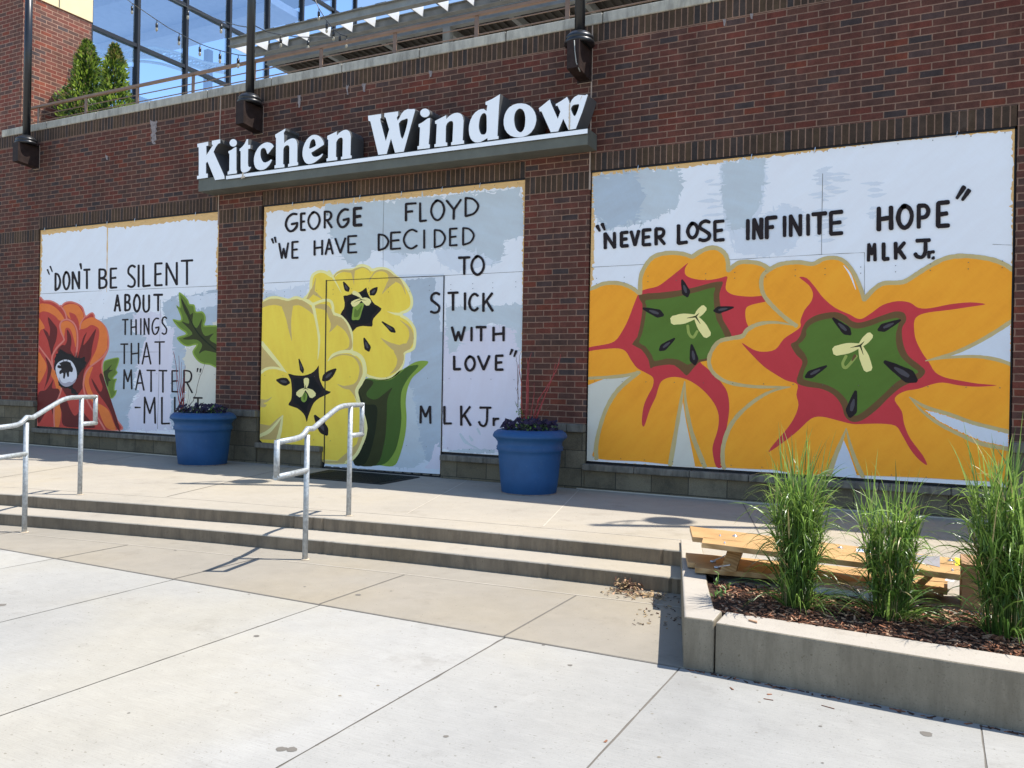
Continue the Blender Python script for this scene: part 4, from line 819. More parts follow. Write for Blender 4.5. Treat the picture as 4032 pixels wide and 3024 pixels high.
S(H2, [(802,1130),(880,1084),(970,1064),(1070,1082),(1140,1142),(1170,1240),(1150,1370),(1100,1445)], [5,18,14,18,30,36,50,80], TAN); S(H2, [(1090,1440),(980,1440),(900,1405)], [70,32,3], TAN); S(H2, [(1070,1450),(1110,1530),(1130,1600)], [66,40,10], TAN)
S(H2, [(15,1600),(90,1595),(150,1552)], [50,26,3], TAN); S(H2, [(15,1630),(60,1650),(90,1640)], [60,40,5], TAN)
A2.fill(G5, [(30,1215),(100,1225),(150,1180),(182,1158),(165,1250),(152,1315),(30,1310)], TAN, False); A2.fill(G5, [(420,1440),(520,1445),(640,1340),(655,1290),(690,1290),(640,1400),(560,1462),(440,1462)], TAN, False)
S(H2, [(620,490),(642,600),(670,740),(690,880),(686,1020),(675,1122)], [42,32,26,26,18,5], LYEL); S(H2, [(30,930),(130,1052),(230,1172),(312,1268)], [46,46,36,8], LYEL); S(H2, [(15,1278),(90,1228),(180,1218),(260,1238),(322,1272)], [34,32,28,25,6], LYEL)
S(H2, [(790,1142),(850,1072),(950,1036),(1060,1036),(1150,1077),(1200,1152),(1214,1280),(1170,1390),(1122,1480),(1142,1590),(1185,1720),(1222,1860),(1222,1960),(1180,2090),(1110,2220),(1000,2300)], [6,30,36,40,44,46,46,44,38,36,36,34,34,34,34,30], LYEL)
S(G5, [(30,1292),(100,1256),(182,1162)], [22,22,6], LYEL); S(G5, [(180,1165),(166,1250),(150,1315)], [8,20,22], LYEL)
A2.fill(H2, [(335,1285),(400,1300),(460,1306),(520,1305),(600,1280),(660,1230),(685,1190),(688,1240),(690,1290),(705,1370),(760,1470),(825,1490),(790,1520),(700,1560),(630,1620),(590,1710),(565,1780),(550,1842),(535,1790),(510,1740),(440,1680),(340,1645),(362,1600),(375,1560),(378,1460),(365,1350)], INK, n=2)
A2.fill(H2, [(400,1340),(520,1345),(620,1320),(660,1380),(720,1480),(640,1560),(560,1650),(545,1740),(460,1650),(400,1600),(410,1470)], paint('flower heart black', (.010, .010, .011), .3), n=3)
A2.fill(H2, [(490,1530),(525,1495),(555,1530),(545,1590),(515,1612),(485,1585)], LGR, n=3); S(H2, [(525,1510),(520,1580)], [30,20], MGR)
S(H2, [(538,1450),(545,1400),(545,1350)], [24,52,62], PIST, jit=.02); S(H2, [(530,1458),(490,1490),(460,1525)], [26,66,78], PIST, jit=.02); S(H2, [(540,1460),(590,1495),(618,1532)], [26,70,84], PIST, jit=.02)
S(H2, [(535,1450),(538,1410)], [12,2], DOL); S(H2, [(535,1452),(505,1465)], [12,2], DOL); S(H2, [(535,1452),(570,1468)], [12,2], DOL)
A2.seed(H2, (460,1116), (505,1274), 46); A2.seed(H2, (206,1358), (348,1388), 86, 1); A2.seed(H2, (882,1232), (735,1360), 88, 1); A2.seed(G5, (380,1163), (455,1282), 56, .95)
A2.build('painted_flower', pn2)
T = Art(P2, -.27); T.base = -.0070
for x0, y0, x1, y1 in ((452,322,438,1472),(1184,294,1165,1512)): T.stroke(G5, [(x0,y0),((x0+x1)/2,(y0+y1)/2),(x1,y1)], 7, M['void'], False, jit=.03)
T.stroke(G5, [(452,324),(820,308),(1184,294)], 3.4, M['void'], False, jit=.2)
T.build('door_gap', pn2)
T = Art(P2, -.27); T.base = -.0073
text(T, H3, 21, -.07, [('G',174,252,292,420,.95),('E',302,250,354,406,.9),('O',364,240,476,400,.85),('R',500,232,578,388,.9),('G',608,214,722,386),('E',744,203,830,370,1.25)])
text(T, H3, 19, -.07, [('F',1180,168,1284,328),('L',1299,160,1369,332),('O',1391,142,1519,326),('Y',1521,140,1660,318),('D',1680,118,1804,290)])
text(T, H3, 17, -.06, [('q',68,470,80,506),('q',92,457,102,500),('W',120,500,212,642),('E',230,488,294,638),('H',416,478,497,614),('A',508,466,586,608),('V',590,460,692,597),('E',698,440,786,594),('D',953,424,1051,574),('E',1056,410,1152,563),('C',1164,388,1291,562),('I',1334,387,1352,556),('D',1422,386,1526,550),('E',1550,378,1626,534),('D',1660,370,1766,528)])
text(T, H3, 21, -.04, [('T',1622,618,1735,778),('O',1728,606,1853,782),('S',1388,914,1481,1100),('T',1532,912,1636,1078),('I',1674,913,1695,1072),('C',1710,922,1803,1082),('K',1828,915,1926,1086)])
text(T, G5, 16, -.02, [('W',1226,606,1320,706),('I',1347,608,1363,706),('T',1377,606,1452,706),('H',1484,606,1562,706),('L',1239,788,1293,884),('O',1309,788,1383,892),('V',1388,786,1474,886),('E',1499,784,1558,886),('q',1608,754,1595,784),('q',1633,762,1620,796)])
text(T, G5, 14.5, .02, [('M',1031,1098,1107,1216),('L',1179,1100,1236,1220),('K',1284,1098,1356,1230),('J',1394,1106,1482,1234),('r',1486,1172,1532,1232)])
T.build('lettering', pn2)

# ---- board three: the orange flowers
pn3 = thing('mural_panel', 'boarded window mural with two orange flowers and the words Never lose infinite hope', 'mural', (-1.45, 0, 0), 'painted plywood murals on the brick wall')
A = Art(P3)
A.mb.box(P3[0], P3[1], 0, .012, 0, ZTOP, M['ply'])
A.fill(SRC, [(2345,712),(2500,685),(2640,668),(2760,650),(3000,622),(3240,592),(3500,555),(3780,532),(3984,516),(3988,640),(3983,760),(3985,1000),(3984,1935),(2308,1815),(2320,1250),(2338,1000)], WHITE, False, rag=2.6)
A.fill(H6, [(50,-28),(300,-62),(480,-66),(490,20),(480,60),(450,125),(330,190),(200,215),(120,235),(70,190),(52,100)], GREY, False, rag=6)
A.fill(H6, [(690,-98),(905,-120),(912,0),(890,120),(870,190),(1000,105),(1090,130),(1100,260),(1000,360),(880,365),(760,345),(720,230),(700,120),(690,0)], PALE, False, rag=5)
A.fill(H6, [(695,-98),(905,-120),(905,-20),(880,110),(800,230),(740,230),(700,120)], GREY, False, rag=5)
A.fill(H6, [(50,-28),(250,-50),(300,60),(260,190),(120,230),(60,160)], GREYB, False, rag=6)
for i in range(46):
    x0 = R.choice((1150, 1180, 1420, 1240, 600)); y0 = R.uniform(-80, 300); ln = R.uniform(40, 120)
    A.stroke(H6, [(x0+R.uniform(-30, 30), y0), (x0+ln*.5, y0-R.uniform(-2, 8)), (x0+ln, y0-R.uniform(0, 12))], [4, R.uniform(10, 24), 3], PALE, jit=.3)
A.fill(G6, [(97,985),(310,960),(240,1030),(190,1110),(150,1220),(142,1365),(92,1370)], CREAM, False, rag=1.5)
A.stroke(G6, [(112,545),(108,640),(105,700)], [14,22,10], GREY, jit=.3)
for pts in ([(1238,-20),(1234,200),(1232,372)],[(118,433),(637,405)],[(1235,371),(1440,362)],[(640,405),(1235,371)],[(1440,362),(1440,590)],[(2060,322),(2160,326)]): A.stroke(G6, pts, 2.2 if pts[0][0] == 1238 else 1.6, SEAM, False, jit=.5)
A.build('board', pn3)
A2 = Art(P3); A2.base = -.0040; S = A2.stroke
SIL = [(60,540),(122,532),(180,510),(250,508),(310,528),(352,558),(358,480),(385,420),(425,380),(490,362),(560,366),(608,380),(645,356),(690,338),(730,340),(765,366),(778,405),(782,448),(830,410),(890,406),(945,418),(990,448),(1300,500),(1300,1420),(1000,1412),(760,1402),(640,1398),(500,1388),(350,1372),(140,1358),(138,1300),(155,1220),(190,1110),(240,1030),(330,950),(200,966),(60,972)]
A2.fill(G6, SIL, ORG, n=3)
A2.fill(G6, [(562,1085),(546,1170),(526,1290),(512,1392),(560,1396),(618,1401),(620,1390),(600,1290),(577,1180)], CREAM, False)
A2.fill(G6, [(587,412),(572,440),(577,472),(620,490),(680,495),(735,487),(776,477),(772,505),(770,540),(795,562),(840,572),(900,575),(975,570),(975,595),(905,612),(870,628),(864,660),(870,700),(890,760),(830,800),(750,830),(690,880),(645,890),(700,940),(768,1018),(786,1090),(782,1160),(767,1240),(752,1310),(752,1396),(722,1396),(706,1330),(708,1290),(730,1220),(735,1150),(712,1090),(662,1030),(600,985),(540,965),(490,968),(457,987),(442,1022),(430,1062),(402,1122),(375,1202),(363,1182),(371,1110),(390,1060),(416,1010),(418,968),(385,945),(340,920),(310,880),(285,840),(250,826),(180,829),(60,842),(60,826),(160,811),(230,792),(270,740),(300,680),(330,600),(350,558),(380,540),(440,525),(490,490),(540,450)], RED, n=3)
A2.fill(G6, [(348,567),(450,556),(540,545),(620,530),(700,508),(752,502),(752,520),(739,560),(742,610),(757,690),(802,772),(742,800),(702,842),(692,882),(642,892),(602,935),(580,957),(560,940),(520,907),(470,906),(420,915),(404,922),(395,880),(360,830),(316,806),(342,770),(361,680),(366,610)], BRN, n=2)
A2.fill(G6, [(383,592),(470,586),(560,570),(640,550),(716,530),(711,560),(713,620),(726,690),(768,775),(720,820),(690,868),(640,880),(612,890),(585,905),(540,880),(480,875),(425,887),(413,860),(380,815),(350,797),(366,750),(380,680),(386,620)], GRN, n=2)
for pts, wd in (([(60,545),(122,535),(180,512),(250,510),(310,530),(352,560)], 22), ([(355,560),(358,480),(385,420),(425,380),(490,364),(560,368),(608,384)], 24), ([(606,384),(645,358),(690,340),(730,342),(765,368),(779,405),(781,450)], 25), ([(781,450),(830,412),(890,408),(945,420),(1000,455)], 24), ([(60,974),(110,970),(200,965),(280,957),(352,942)], 18), ([(345,942),(250,1025),(195,1110),(160,1210),(142,1300),(144,1360)], 24),
    ([(570,985),(553,1080),(528,1230),(500,1390)], [4,18,24,26]), ([(572,985),(576,1090),(604,1230),(640,1330),(668,1398)], [4,16,24,26,26])): S(G6, pts, [w_*.85 for w_ in wd] if isinstance(wd, list) else wd*.85, OLT, jit=.1)
def pistil(f_, c, a1, b1, c1, sc_):
    for e_, w_ in ((a1, 52), (b1, 38), (c1, 48)):
        mid_ = (c[0]*.5+e_[0]*.5, c[1]*.5+e_[1]*.5); S(f_, [c, mid_, e_], [20*sc_, w_*.92*sc_, w_*.85*sc_], PIST, jit=.02)
    for e_ in (a1, b1, c1): S(f_, [c, (c[0]*.6+e_[0]*.4, c[1]*.6+e_[1]*.4)], [9*sc_, 1.5], DOL)
S(G6, [(585,715),(592,755),(612,772),(632,742)], 13, PISG); pistil(G6, (624,672), (515,690), (664,630), (680,760), 1.0)
for a_, b_, w_ in (((558,495),(584,574),40),((370,632),(466,665),40),((806,627),(713,644),34),((522,778),(450,834),34),((604,808),(620,902),42)): A2.seed(G6, a_, b_, w_)
A2.build('painted_flower', pn3)
A2 = Art(P3); A2.base = -.0065; S = A2.stroke
A2.fill(G6, [(1440,590),(1410,505),(1375,440),(1335,400),(1290,386),(1240,393),(1190,416),(1120,408),(1040,416),(990,438),(950,470),(940,515),(955,570),(1000,625),(1060,680),(1112,715),(1010,700),(930,706),(875,733),(848,766),(800,775),(740,790),(705,830),(688,880),(700,930),(740,970),(800,995),(900,1010),(1080,1014),(1000,1030),(930,1065),(870,1110),(820,1160),(780,1220),(755,1300),(753,1370),(762,1402),(1000,1412),(1260,1432),(1440,1440),(1700,1450),(1900,1462),(2112,1472),(2260,1480),(2260,470),(2155,445),(2120,420),(2060,396),(1980,382),(1900,378),(1830,390),(1760,423),(1700,460),(1640,498),(1600,506),(1530,510),(1480,543)], ORG, n=2)
A2.fill(G6, [(1340,1270),(1320,1320),(1300,1380),(1281,1442),(1340,1448),(1407,1455),(1390,1400),(1366,1330)], paint('pale blue white', (.62, .66, .72)), False)
A2.fill(G6, [(1800,876),(1900,842),(2000,792),(2090,747),(2146,705),(2146,892),(2050,872),(1930,868)], PALE, False, rag=1.2)
A2.fill(G6, [(1733,1124),(1800,1177),(1900,1228),(2010,1274),(2134,1302),(2136,1238),(2040,1213),(1940,1188),(1840,1152)], PALE, False, rag=1.2)
A2.fill(G6, [(1125,482),(1162,486),(1202,530),(1242,582),(1300,630),(1370,662),(1402,680),(1432,681),(1480,650),(1530,615),(1600,597),(1660,604),(1702,630),(1760,631),(1850,613),(1950,603),(2026,612),(1950,625),(1850,640),(1750,652),(1702,667),(1682,692),(1681,740),(1691,790),(1722,850),(1752,892),(1782,940),(1830,966),(1900,981),(1990,996),(2082,1004),(1990,1011),(1900,1005),(1820,991),(1762,1001),(1702,1021),(1642,1031),(1602,1050),(1587,1077),(1621,1130),(1632,1190),(1662,1262),(1722,1342),(1743,1390),(1702,1362),(1660,1311),(1620,1240),(1590,1200),(1520,1190),(1440,1191),(1380,1191),(1300,1171),(1232,1156),(1182,1166),(1122,1221),(1060,1271),(978,1327),(1000,1290),(1060,1221),(1101,1160),(1121,1100),(1111,1050),(1116,1000),(1060,980),(1000,945),(950,910),(890,850),(846,798),(900,830),(950,842),(1010,830),(1050,780),(1100,746),(1131,721),(1131,690),(1151,640),(1182,600),(1191,560),(1171,520)], RED, n=3)
A2.fill(G6, [(1140,730),(1165,690),(1220,661),(1300,650),(1350,668),(1375,690),(1410,701),(1460,690),(1530,665),(1590,647),(1632,655),(1642,690),(1622,730),(1627,800),(1652,860),(1702,902),(1733,932),(1722,960),(1690,981),(1622,1011),(1562,1060),(1502,1120),(1442,1166),(1402,1181),(1370,1176),(1344,1150),(1329,1100),(1290,1050),(1230,1021),(1160,1011),(1114,990),(1124,940),(1140,890),(1110,855),(1084,808),(1110,790),(1130,762)], BRN, n=4)
A2.fill(G6, [(1160,737),(1187,707),(1240,687),(1300,681),(1345,703),(1372,722),(1410,730),(1470,716),(1540,690),(1607,680),(1602,720),(1592,760),(1597,820),(1621,870),(1670,915),(1701,940),(1660,960),(1600,985),(1540,1040),(1480,1095),(1430,1135),(1396,1151),(1371,1131),(1356,1080),(1310,1030),(1250,1000),(1180,985),(1144,970),(1151,930),(1166,890),(1151,850),(1121,812),(1141,790),(1159,762)], GRN, n=4)
for pts, wd in (([(1112,717),(1060,680),(1000,625),(955,570),(941,515),(951,470),(990,439),(1040,417),(1120,409),(1190,417),(1240,394),(1290,387),(1335,400),(1375,440),(1412,510),(1440,592)], 24), ([(1440,590),(1480,545),(1530,512),(1600,508),(1640,500),(1700,462),(1760,425),(1830,391),(1900,379),(1980,383),(2060,397),(2120,421),(2158,447)], 26),
    ([(1110,716),(1010,700),(930,708),(875,735),(850,766),(800,776),(740,791),(705,831),(688,880),(700,930),(740,970),(800,995),(900,1010),(1000,1013),(1082,1012)], [5,16,22,24,24,24,22,22,22,22,22,20,18,14,5]), ([(1082,1012),(1000,1030),(930,1065),(870,1110),(820,1160),(782,1220),(757,1300),(755,1370),(762,1404)], [5,14,20,22,24,24,24,24,24]),
    ([(1352,1212),(1330,1272),(1300,1345),(1268,1438)], [5,20,26,28]), ([(1352,1212),(1374,1300),(1402,1380),(1432,1445)], [5,18,24,26]), ([(2155,692),(2080,742),(1980,800),(1880,846),(1790,873),(1735,886)], [24,24,22,20,15,5]), ([(1735,886),(1850,869),(1980,865),(2080,880),(2155,905)], [5,14,18,20,22]),
    ([(1658,1062),(1740,1110),(1850,1144),(1960,1184),(2060,1210),(2150,1232)], [8,20,22,22,22,24]), ([(1658,1062),(1720,1130),(1800,1190),(1900,1242),(2010,1288),(2150,1314)], [5,14,18,20,22,24])): S(G6, pts, [w_*.85 for w_ in wd] if isinstance(wd, list) else wd*.85, OLT, jit=.1)
S(G6, [(1340,425),(1372,470),(1398,540)], [3,9,3], WHITE)
S(G6, [(1352,862),(1335,900),(1352,918),(1402,862)], 14, PISG); S(G6, [(1395,860),(1380,885)], [16,6], BRN); pistil(G6, (1420,812), (1300,838), (1468,762), (1458,925), 1.06)
for a_, b_, w_ in (((1288,680),(1372,757),44),((1614,689),(1508,737),40),((1257,911),(1156,964),38),((1538,890),(1690,982),66),((1398,1033),(1370,1156),54)): A2.seed(G6, a_, b_, w_, .78)
A2.build('painted_flower', pn3)
T = Art(P3); T.base = -.0090
text(T, G6, 17, -.08, [('q',148,234,160,258),('q',172,224,184,252),('N',178,262,240,350),('E',257,258,304,340),('V',304,252,357,336),('E',362,246,414,334),('R',424,240,482,332),('L',533,222,590,326),('O',578,214,642,302),('S',634,204,700,314),('E',709,205,768,312)])
text(T, G6, 19.5, -.08, [('I',867,196,886,308),('N',896,192,952,306),('F',958,186,1024,302),('I',1044,180,1063,292),('N',1074,175,1140,292),('I',1158,170,1177,286),('T',1180,168,1264,284),('E',1268,160,1342,282)])
text(T, G6, 22, -.08, [('H',1499,136,1580,264),('O',1592,128,1680,256),('P',1692,125,1760,252),('E',1786,112,1858,246),('q',1922,46,1887,100),('q',1946,62,1914,108)])
text(T, G6, 19, -.05, [('M',1452,314,1500,410,.85),('L',1523,310,1566,404),('K',1582,306,1645,402),('J',1676,296,1766,396),('r',1744,350,1784,396,.85),('q',1772,388,1776,392)])
T.build('lettering', pn3)

for pn, ext, hs in ((pn1, P1, ((178, 902), (302, 888), (423, 877), (532, 866), (771, 841))), (pn2, P2, ((1153, 803), (1275, 795), (1418, 775), (1581, 763), (1741, 746), (1890, 730))), (pn3, P3, ((2512, 660), (2958, 618), (3208, 590), (3767, 528)))):
    for u, v in hs:
        p = onY(u, v, -.012); mb = MB(); mb.tube([p+Vector((.012, .005, .05)), p+Vector((.006, -.008, .02)), p+Vector((0, -.010, -.02)), p+Vector((-.006, -.004, -.03))], .0045, M['zinc'], 6); mb.build('hanger_hook', pn)
    mb = MB(); x = ext[0]+.08
    while x < ext[1]:
        for z in (ZTOP-.03, 1.99, 2.05, .9, .05): mb.box(x-.004, x+.004, -.0135, -.0125, z-.004, z+.004, M['joint'])
        x += .3+R.uniform(-.03, .03)
    mb.build('screw_heads', pn)

# ------------------------------------------------------------------ handrails
def handrail(label, fb, rb, ptlow):
    A0 = onZ(*fb, ZG); B0 = onZ(*rb, ZP); d = Vector((B0.x-A0.x, B0.y-A0.y, 0)); L = d.length; d.normalize()
    t = thing('handrail', label, 'handrail', (A0.x, A0.y, ZG), 'galvanised pipe handrails on the steps'); r = .0215
    P = lambda s, z: (A0.x+d.x*s, A0.y+d.y*s, z)
    mb = MB(); mb.tube([P(0, ZG-.03), P(0, .425)], r, M['galv'], 14); mb.build('post', t)
    mb = MB(); mb.tube([P(L, ZP-.03), P(L, .63)], r, M['galv'], 14); mb.build('post', t)
    c = [(-.455, .395), (-.2, .405)]+[(-.12+i*.02, .412+.0032*i+.0045*i*i*.25) for i in range(0, 7)]
    c += [(.09, .468), (.45, .598), (.52, .618), (.58, .630), (.65, .637), (L, .639), (L+.24, .638)]
    mb = MB(); mb.tube([P(s_, z_) for s_, z_ in c], r, M['galv'], 14); mb.build('top_rail', t)
    mb = MB(); mb.tube([P(-.455, .41), P(-.455, .142)], r, M['galv'], 14); mb.tube([P(-.47, .142), P(0, .149)], r*.999, M['galv'], 14); mb.build('end_loop', t)
    mb = MB(); mb.tube([P(L+.24, .655), P(L+.24, .372)], r, M['galv'], 14); mb.tube([P(L+.255, .374), P(L, .374)], r*.999, M['galv'], 14); mb.build('end_loop', t)
    for s_, z_ in ((0, ZG+.006), (L, ZP+.002)):
        mb = MB(); mb.lathe([(.034, 0), (.034, .003), (.022, .004)], (*P(s_, z_)[:2], z_), M['rust'], 14); mb.build('base_grout', t)
    return t
handrail('galvanised pipe handrail on the steps in front of the painted door', (1200.7, 2206), (1372.5, 2031), None)
handrail('galvanised pipe handrail on the steps in front of the red poppy mural', (95.8, 2098), (314, 1948), None)

# ------------------------------------------------------------------ blue pots with plants
def pot(x, y, rb, rim, ht, lab):
    k_ = rim/.42; prof = [(rb*.96, 0), (rb, .02), (rb*1.06, .25*ht), (rb*1.13, .60*ht), (rb*1.15, .66*ht), (rb*1.21, .68*ht), (rb*1.19, .70*ht), (rb*1.21, .72*ht), (rb*1.17, .75*ht), (rb*1.17, .80*ht), (rb*1.24, .845*ht), (rim*.97, .87*ht), (rim, .885*ht), (rim, .905*ht), (rim*.965, .95*ht), (rim*.89, .985*ht), (rim*.80, ht), (rim*.76, .985*ht), (rim*.74, .93*ht)]
    t = thing('flower_pot', lab, 'pot', (x, y, ZP), 'blue pots beside the boarded openings')
    mb = MB(); mb.lathe(prof, (x, y, ZP+.004), M['bluepot'], 56, False); mb.build('shell', t)
    mb = MB(); mb.lathe([(.001, .02), (rim*.75, .0)], (x, y, ZP+ht*.94), M['soil'], 40, False); mb.build('soil', t)
    mb = MB(); mb.lathe([(rb*.985, 0), (rb*1.0, .006), (rb*1.002, .012)], (x, y, ZP+.001), M['efflo'], 40, False); mb.build('scuffed_foot', t)
    for i in range(5):
        pass
    return t
def leafquad(mb, c, d, up, L, wd, mat):
    d = d.normalized(); sd_ = d.cross(up)
    if sd_.length < 1e-3: sd_ = Vector((1, 0, 0))
    sd_.normalize(); n_ = sd_.cross(d)
    ids = mb.add([c, c+d*L*.5+sd_*wd*.5+n_*L*.06, c+d*L, c+d*L*.5-sd_*wd*.5+n_*L*.06]); mb.face(ids, mat)
def pansies(x, y, r, z, lab, dense):
    t = thing('pansy_plants', lab, 'flowers', (x, y, z), 'dark pansies in the blue pots'); mb = MB(); lf = MB()
    for i in range(dense):
        a = R.uniform(0, 6.283); rr = r*math.sqrt(R.random()); c = Vector((x+rr*math.cos(a), y+rr*math.sin(a), z+R.uniform(.01, .125)*(1.15-.3*rr/r)))
        nrm = Vector((R.uniform(-.6, .6), -.7+R.uniform(-.4, .4), R.uniform(.1, .9))).normalized(); s_ = nrm.cross(Vector((0, 0, 1))).normalized(); u_ = s_.cross(nrm)
        for q_ in range(5):
            an = q_*1.257+R.uniform(-.2, .2); d = s_*math.cos(an)+u_*math.sin(an); leafquad(mb, c, d+nrm*.25, nrm, R.uniform(.026, .038), R.uniform(.026, .038), M['pansy'])
    for i in range(int(dense*2.4)):
        a = R.uniform(0, 6.283); rr = r*1.02*math.sqrt(R.random()); c = Vector((x+rr*math.cos(a), y+rr*math.sin(a), z+R.uniform(-.01, .07)))
        leafquad(lf, c, Vector((R.gauss(0, 1), R.gauss(0, 1), R.uniform(.1, 1.2))), Vector((0, 0, 1)), R.uniform(.03, .06), R.uniform(.012, .024), M['leafdark'] if R.random() < .75 else M['leafpale'])
    mb.build('blossom', t); lf.build('foliage', t); return t
PA = (-8.866, -.558); PB = (-3.91, -.629)
pot(*PA, .315, .428, .70, 'blue plastic pot left of the pier beside the poppy mural, fewer twigs')
pot(*PB, .299, .402, .68, 'blue plastic pot right of the painted door, many red twigs in it')
pansies(*PA, .325, ZP+.685, 'mass of dark purple pansies filling the left blue pot', 130)
pansies(*PB, .305, ZP+.665, 'dark purple pansies with pale green shoots in the right blue pot', 120)
def twigs(bx, by, bz, sets, lab):
    t = thing('dogwood_twigs', lab, 'twigs', (bx, by, bz), 'bare twigs stuck in the blue pots')
    for pts, y, r, mt in sets:
        P = [onY(u, v, y+dy) for (u, v), dy in zip(pts, [0.0, .01, -.01, .02, 0, .01, 0][:len(pts)])]
        P3_ = []
        for i in range(len(P)-1):
            for j in range(3): P3_.append(P[i].lerp(P[i+1], j/3)+Vector((R.uniform(-.004, .004), R.uniform(-.006, .006), 0)))
        P3_.append(P[-1]); mb = MB(); mb.tube(P3_, r*1.2, mt, 6, taper=.4); mb.build('twig', t)
C7 = frame(1850, 1300, 2.369); C6 = frame(600, 1500, 4.1475); C4 = frame(0, 900, 1.58)
TW, TB = M['twig'], M['twig_brown']
f7 = lambda *p: [C7(*q) for q in p]
twigs(*PB, ZP+.64, [(f7((490,830),(483,640),(480,500),(462,390),(455,320)), -.62, .006, TW), (f7((450,720),(447,500),(440,300),(430,245)), -.60, .004, TB), (f7((447,560),(462,240),(482,195)), -.62, .003, TB), (f7((525,870),(530,640),(540,420),(545,320),(535,265)), -.66, .006, TW), (f7((540,880),(545,600),(548,430),(552,300),(575,210)), -.64, .005, TW), (f7((527,840),(528,560),(535,350)), -.60, .004, TW),
   (f7((560,860),(590,660),(600,560),(602,490)), -.66, .004, TW), (f7((595,800),(640,660),(700,560),(760,460),(800,385),(830,320),(848,225)), -.62, .006, TW), (f7((605,835),(680,660),(735,530),(770,440),(800,310)), -.60, .0055, TW), (f7((620,830),(690,650),(720,560),(790,410),(830,300)), -.66, .005, TW), (f7((590,830),(625,700),(640,640),(720,540)), -.64, .004, TW), (f7((570,850),(575,740),(590,715)), -.66, .003, TB), (f7((640,850),(690,770),(735,712)), -.66, .003, TB), (f7((460,860),(455,760),(420,660)), -.64, .003, TB), (f7((520,870),(517,700)), -.64, .004, TW), (f7((460,650),(430,540),(425,530)), -.62, .002, TB)], 'bunch of red dogwood twigs fanning out of the right blue pot')
f6 = lambda *p: [C6(*q) for q in p]
f4 = lambda *p: [C4(*q) for q in p]
twigs(*PA, ZP+.66, [(f4((1145,1160),(1130,1080),(1110,960),(1085,790),(1078,765)), -.55, .005, TW), (f4((1135,1150),(1125,1050),(1118,900),(1112,790)), -.58, .005, TW), (f4((1140,1160),(1140,1060),(1128,940),(1130,830)), -.55, .004, TW), (f4((1130,1140),(1145,1060),(1150,960),(1152,850)), -.6, .004, TW), (f4((1128,1150),(1112,1060),(1100,980),(1095,900)), -.56, .005, TW), (f4((1140,1150),(1120,1090),(1140,1040),(1120,960)), -.56, .005, TW), (f4((1132,1160),(1118,1080),(1105,1000)), -.6, .006, TW), (f4((1136,1160),(1145,1090),(1135,1010),(1140,930)), -.57, .006, TW),
   (f4((1165,1110),(1200,1075),(1220,1020),(1240,930),(1262,880),(1275,835)), -.56, .004, TB), (f4((1150,1140),(1172,1050),(1175,960)), -.57, .002, TB), (f4((1160,1120),(1178,1080),(1185,1045)), -.57, .002, TB)], 'thin bunch of dark red twigs leaning in the left blue pot')
sh = thing('spring_shoots', 'pale green leafy shoots between the red twigs of the right blue pot', 'plant', (*PB, ZP+.64)); mb = MB()
for (x0, y0, hh) in ((455,760,.2), (470,790,.18), (495,870,.1), (520,880,.12), (545,860,.14), (575,890,.12), (480,905,.08), (455,900,.07), (530,920,.06), (560,930,.05), (400,870,.1)):
    p = onY(*C7(x0, y0), -.66)
    for i in range(9): leafquad(mb, p+Vector((R.gauss(0, .014), R.gauss(0, .014), R.uniform(-.05, hh*.3))), Vector((R.gauss(0, .8), R.gauss(0, .8), R.uniform(.3, 1.3))), Vector((0, 0, 1)), R.uniform(.03, .065), R.uniform(.014, .022), M['leafpale'])
mb.build('foliage', sh)
sh = thing('tulip_leaves', 'two grey green pointed leaves rising from the pansies of the left blue pot', 'plant', (*PA, ZP+.66)); mb = MB()
for a0, b0 in (((880,440),(860,390)), ((960,440),(1020,380)), ((930,460),(990,430))):
    p = onY(*C6(*a0), -.58); q_ = onY(*C6(*b0), -.58); leafquad(mb, p, q_-p, Vector((0, 1, 0)), (q_-p).length, .022, M['leafpale'])
mb.build('foliage', sh)

# ------------------------------------------------------------------ door mat
mt = thing('door_mat', 'large black rubber mat lying in front of the painted door', 'mat', (-6.25, -.6, ZP))
mb = MB(); mb.hexa([(-6.84,-1.03,ZP+.001),(-5.58,-1.01,ZP+.001),(-5.62,-.15,ZP+.001),(-7.02,-.15,ZP+.001)], [(-6.83,-1.02,ZP+.012),(-5.59,-1.00,ZP+.012),(-5.63,-.16,ZP+.012),(-7.01,-.16,ZP+.012)], M['mat']); mb.build('border', mt)
mb = MB(); y = -.96
while y < -.22: mb.box(-6.78, -5.66, y, y+.012, ZP+.0125, ZP+.018, M['mat']); y += .03
mb.build('ribbing', mt)

# ------------------------------------------------------------------ planter curb, mulch, grasses
ZC = -.302
cu = thing('concrete_planter', 'low weathered concrete planter curb at the bottom right beside the steps', 'planter', (-.3, -4.5, ZG))
side = [(-1.104,-4.648),(-.957,-4.640),(-.962,-4.44),(-1.01,-4.41),(-1.167,-3.909),(-1.36,-3.2),(-1.55,-2.56),(-1.70,-2.57),(-1.42,-3.553)]
def curb(poly, z1, nm):
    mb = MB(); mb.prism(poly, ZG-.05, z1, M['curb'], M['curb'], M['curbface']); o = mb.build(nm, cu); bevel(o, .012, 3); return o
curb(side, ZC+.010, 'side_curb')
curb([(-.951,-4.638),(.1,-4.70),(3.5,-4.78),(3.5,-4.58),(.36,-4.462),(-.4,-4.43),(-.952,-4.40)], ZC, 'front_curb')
mb = MB(); mb.box(-.965, -.93, -4.60, -4.42, ZG, ZC-.04, M['void']); mb.build('joint', cu)
mb = MB(); N_ = 60
ids = {}
